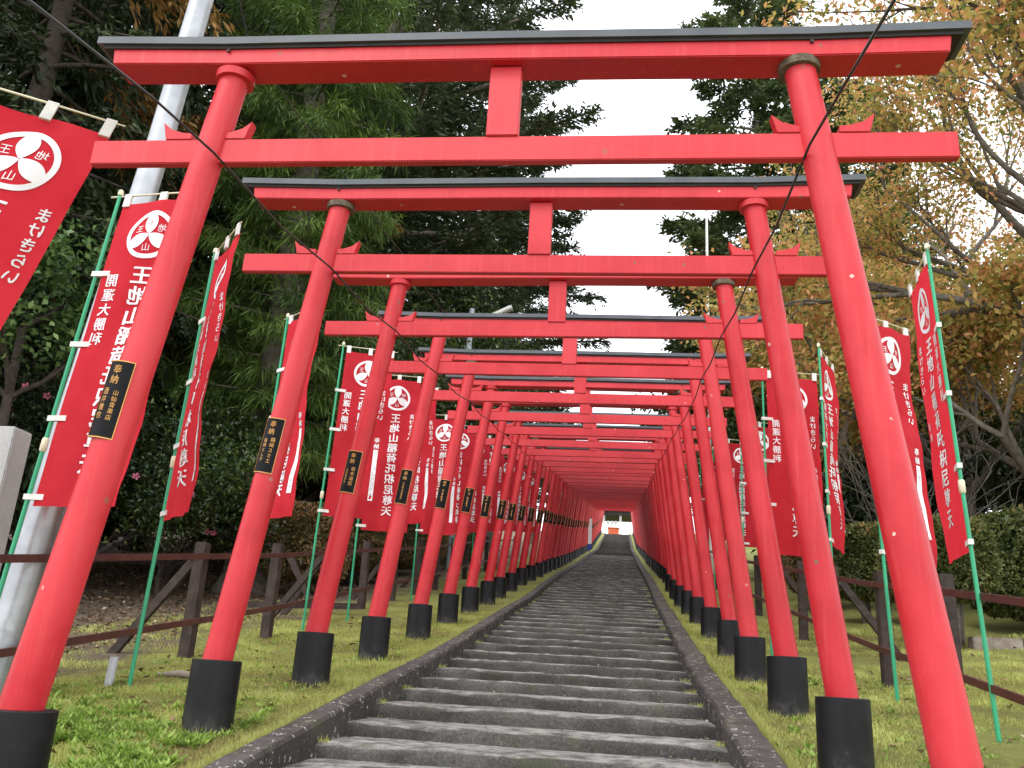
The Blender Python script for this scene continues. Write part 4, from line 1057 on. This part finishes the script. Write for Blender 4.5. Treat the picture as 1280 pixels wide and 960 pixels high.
def weeds():
    C = []; rn = []; rg = RNG
    for _ in range(2600):
        if rg.random() < .72: x = rg.uniform(-4.6, -2.5); y = 4.5+abs(rg.normal(0, 1.15))
        elif rg.random() < .5: x = rg.uniform(-4.6, -2.5); y = rg.uniform(5, 12)
        else: x = rg.uniform(1.15, 3.2); y = rg.uniform(5.2, 11)
        if abs(noise.noise(Vector((x*1.5, y*1.5, 4)))) < .05: continue
        z = float(zt(x, y)); k = rg.integers(6, 12); a = rg.uniform(0, 2*PI, k); t = rg.uniform(.3, 1.1, k); s = rg.uniform(.6, 1.25)*(1 if y < 7 else .7)
        D = np.stack([np.cos(a), np.sin(a), t], 1); P = np.array([[x, y, z]])+unit(D)*.02
        C.append(leaf_cards(P, D, rg.uniform(.04, .085, k)*s, rg.uniform(.016, .032, k)*s, -.15, fan=np.tile([[0, 0, 1.]], (k, 1)), rng=rg)); rn.append(np.full(k, rg.uniform(.1, .9))+rg.uniform(-.1, .1, k))
    WM = leaf_mat('broad weeds', [(0, (.12, .19, .04)), (.5, (.24, .37, .06)), (1, (.38, .52, .12))], .5, .35)
    tag(link('weeds', np_mesh('weeds', np.concatenate(C), 4, WM, np.concatenate(rn))), 'low broad leaved weeds in the grass at the lower left', 'weeds', kind='stuff')
weeds()
def litter():
    rg = RNG; n = 13000
    X = -5.6-8.4*rg.uniform(0, 1, n)**.8; Y = rg.uniform(6, 24, n); Z = zt(X, Y)+.01+rg.uniform(0, .03, n)
    n2 = 260; X2 = np.concatenate([rg.uniform(-4.6, -2.5, 90), rg.uniform(1.2, 6, 170)]); Y2 = rg.uniform(5, 15, n2); X = np.concatenate([X, X2]); Y = np.concatenate([Y, Y2]); Z = np.concatenate([Z, zt(X2, Y2)+.03]); N = len(X)
    P = np.stack([X, Y, Z], 1); D = rg.normal(size=(N, 3))*np.array([1, 1, .25])
    C = leaf_cards(P, D, rg.uniform(.05, .11, N), rg.uniform(.03, .06, N), .3, fan=unit(rg.normal(0, .3, (N, 3))+np.array([0, 0, 1.])), rng=rg)
    LM = leaf_mat('fallen leaves', [(0, (.06, .035, .02)), (.4, (.17, .10, .05)), (.8, (.34, .22, .13)), (1, (.42, .34, .24))], .8, .1)
    tag(link('leaf_litter', np_mesh('leaf_litter', C, 4, LM, rg.uniform(0, 1, N))), 'brown fallen leaves on the forest floor beyond the left fence', 'leaf litter', kind='stuff')
litter()

def tufts():
    """longer grass round the sleeves and in the joints beside the kerbs"""
    rg = RNG; P = []; H = []
    for i, (y, cx) in enumerate(toriis[:14]):
        for sg in (-1, 1):
            k = 260 if i < 6 else 120; a = rg.uniform(0, 2*PI, k); r = .172+np.abs(rg.normal(0, .05, k))
            keep = np.array([noise.noise(Vector((math.cos(q)*1.5+i, math.sin(q)*1.5, sg*3))) > -.25 for q in a]); a, r = a[keep], r[keep]
            X = cx+sg*2.1+np.cos(a)*r; Y = y+np.sin(a)*r; P.append(np.stack([X, Y, zt(X, Y)], 1)); H.append(rg.uniform(.03, .085, len(a)))
    for sg, xo in ((-1, 1.65), (1, 1.72)):
        k = 9000; Y = 4.5+rg.uniform(0, 1, k)**1.4*20; X = np.array([SX(q) for q in Y])+sg*(xo+np.abs(rg.normal(0, .03, k)))
        P.append(np.stack([X, Y, zt(X, Y)+.0], 1)); H.append(rg.uniform(.05, .10, k))
    for sg in (-1, 1):            # sprigs at the ends of the steps
        for i, ys_ in enumerate(ysteps[4:34]):
            if rg.random() < .62:
                k = 40; X = SX(ys_)+sg*(1.42-np.abs(rg.normal(0, .045, k))); Y = ys_+rg.normal(.0, .05, k)+.04
                P.append(np.stack([X, Y, np.full(k, zg(ys_)-.06)-np.where(Y < ys_, .13, 0)], 1)); H.append(rg.uniform(.02, .06, k))
    P = np.concatenate(P); H = np.concatenate(H); m_ = len(P)
    D = np.stack([rg.normal(0, .45, m_), rg.normal(0, .45, m_), np.ones(m_)], 1)
    S = unit(rg.normal(size=(m_, 3))*np.array([1, 1, 0]))*.0045
    V = np.stack([P-S, P+S, P+unit(D)*H[:, None]], 1)
    GM = bpy.data.materials['grass blades']
    tag(link('grass_tufts', np_mesh('grass_tufts', V, 3, GM, rg.uniform(.2, .9, m_))), 'longer grass tufts round the black sleeves and along the kerbs', 'grass', kind='stuff')
tufts()
def step_litter():
    """small pale petals, grit and leaves lying on the treads"""
    rg = RNG; C = []; rn = []
    for i, y in enumerate(ysteps[4:40]):
        nxt = ysteps[i+5]
        for _ in range(rg.integers(5, 16)):
            u = rg.random(); x = SX(y)+(rg.uniform(-1.38, 1.38) if u < .5 else rg.choice([-1, 1])*(1.4-abs(rg.normal(0, .12)))); yy = rg.uniform(y+.08, nxt-.02) if rg.random() < .6 else nxt-abs(rg.normal(0, .05))-.02
            s = rg.uniform(.02, .05); D = np.array([[rg.normal(), rg.normal(), rg.uniform(0, .25)]])
            C.append(leaf_cards(np.array([[x, yy, zg(y)-.055+.008]]), D, s, s*rg.uniform(.5, .9), .35, fan=np.array([[.1, .1, 1.]]), rng=rg)); rn.append(rg.uniform(0, 1))
    LM = leaf_mat('leaf scraps on stone', [(0, (.07, .045, .025)), (.45, (.20, .13, .06)), (.6, (.32, .26, .16)), (.8, (.55, .53, .45)), (1, (.66, .64, .58))], .8, .05)
    tag(link('leaf_scraps', np_mesh('leaf_scraps', np.concatenate(C), 4, LM, np.array(rn))), 'pale scraps and small fallen leaves on the stone steps', 'leaf litter', kind='stuff')
step_litter()
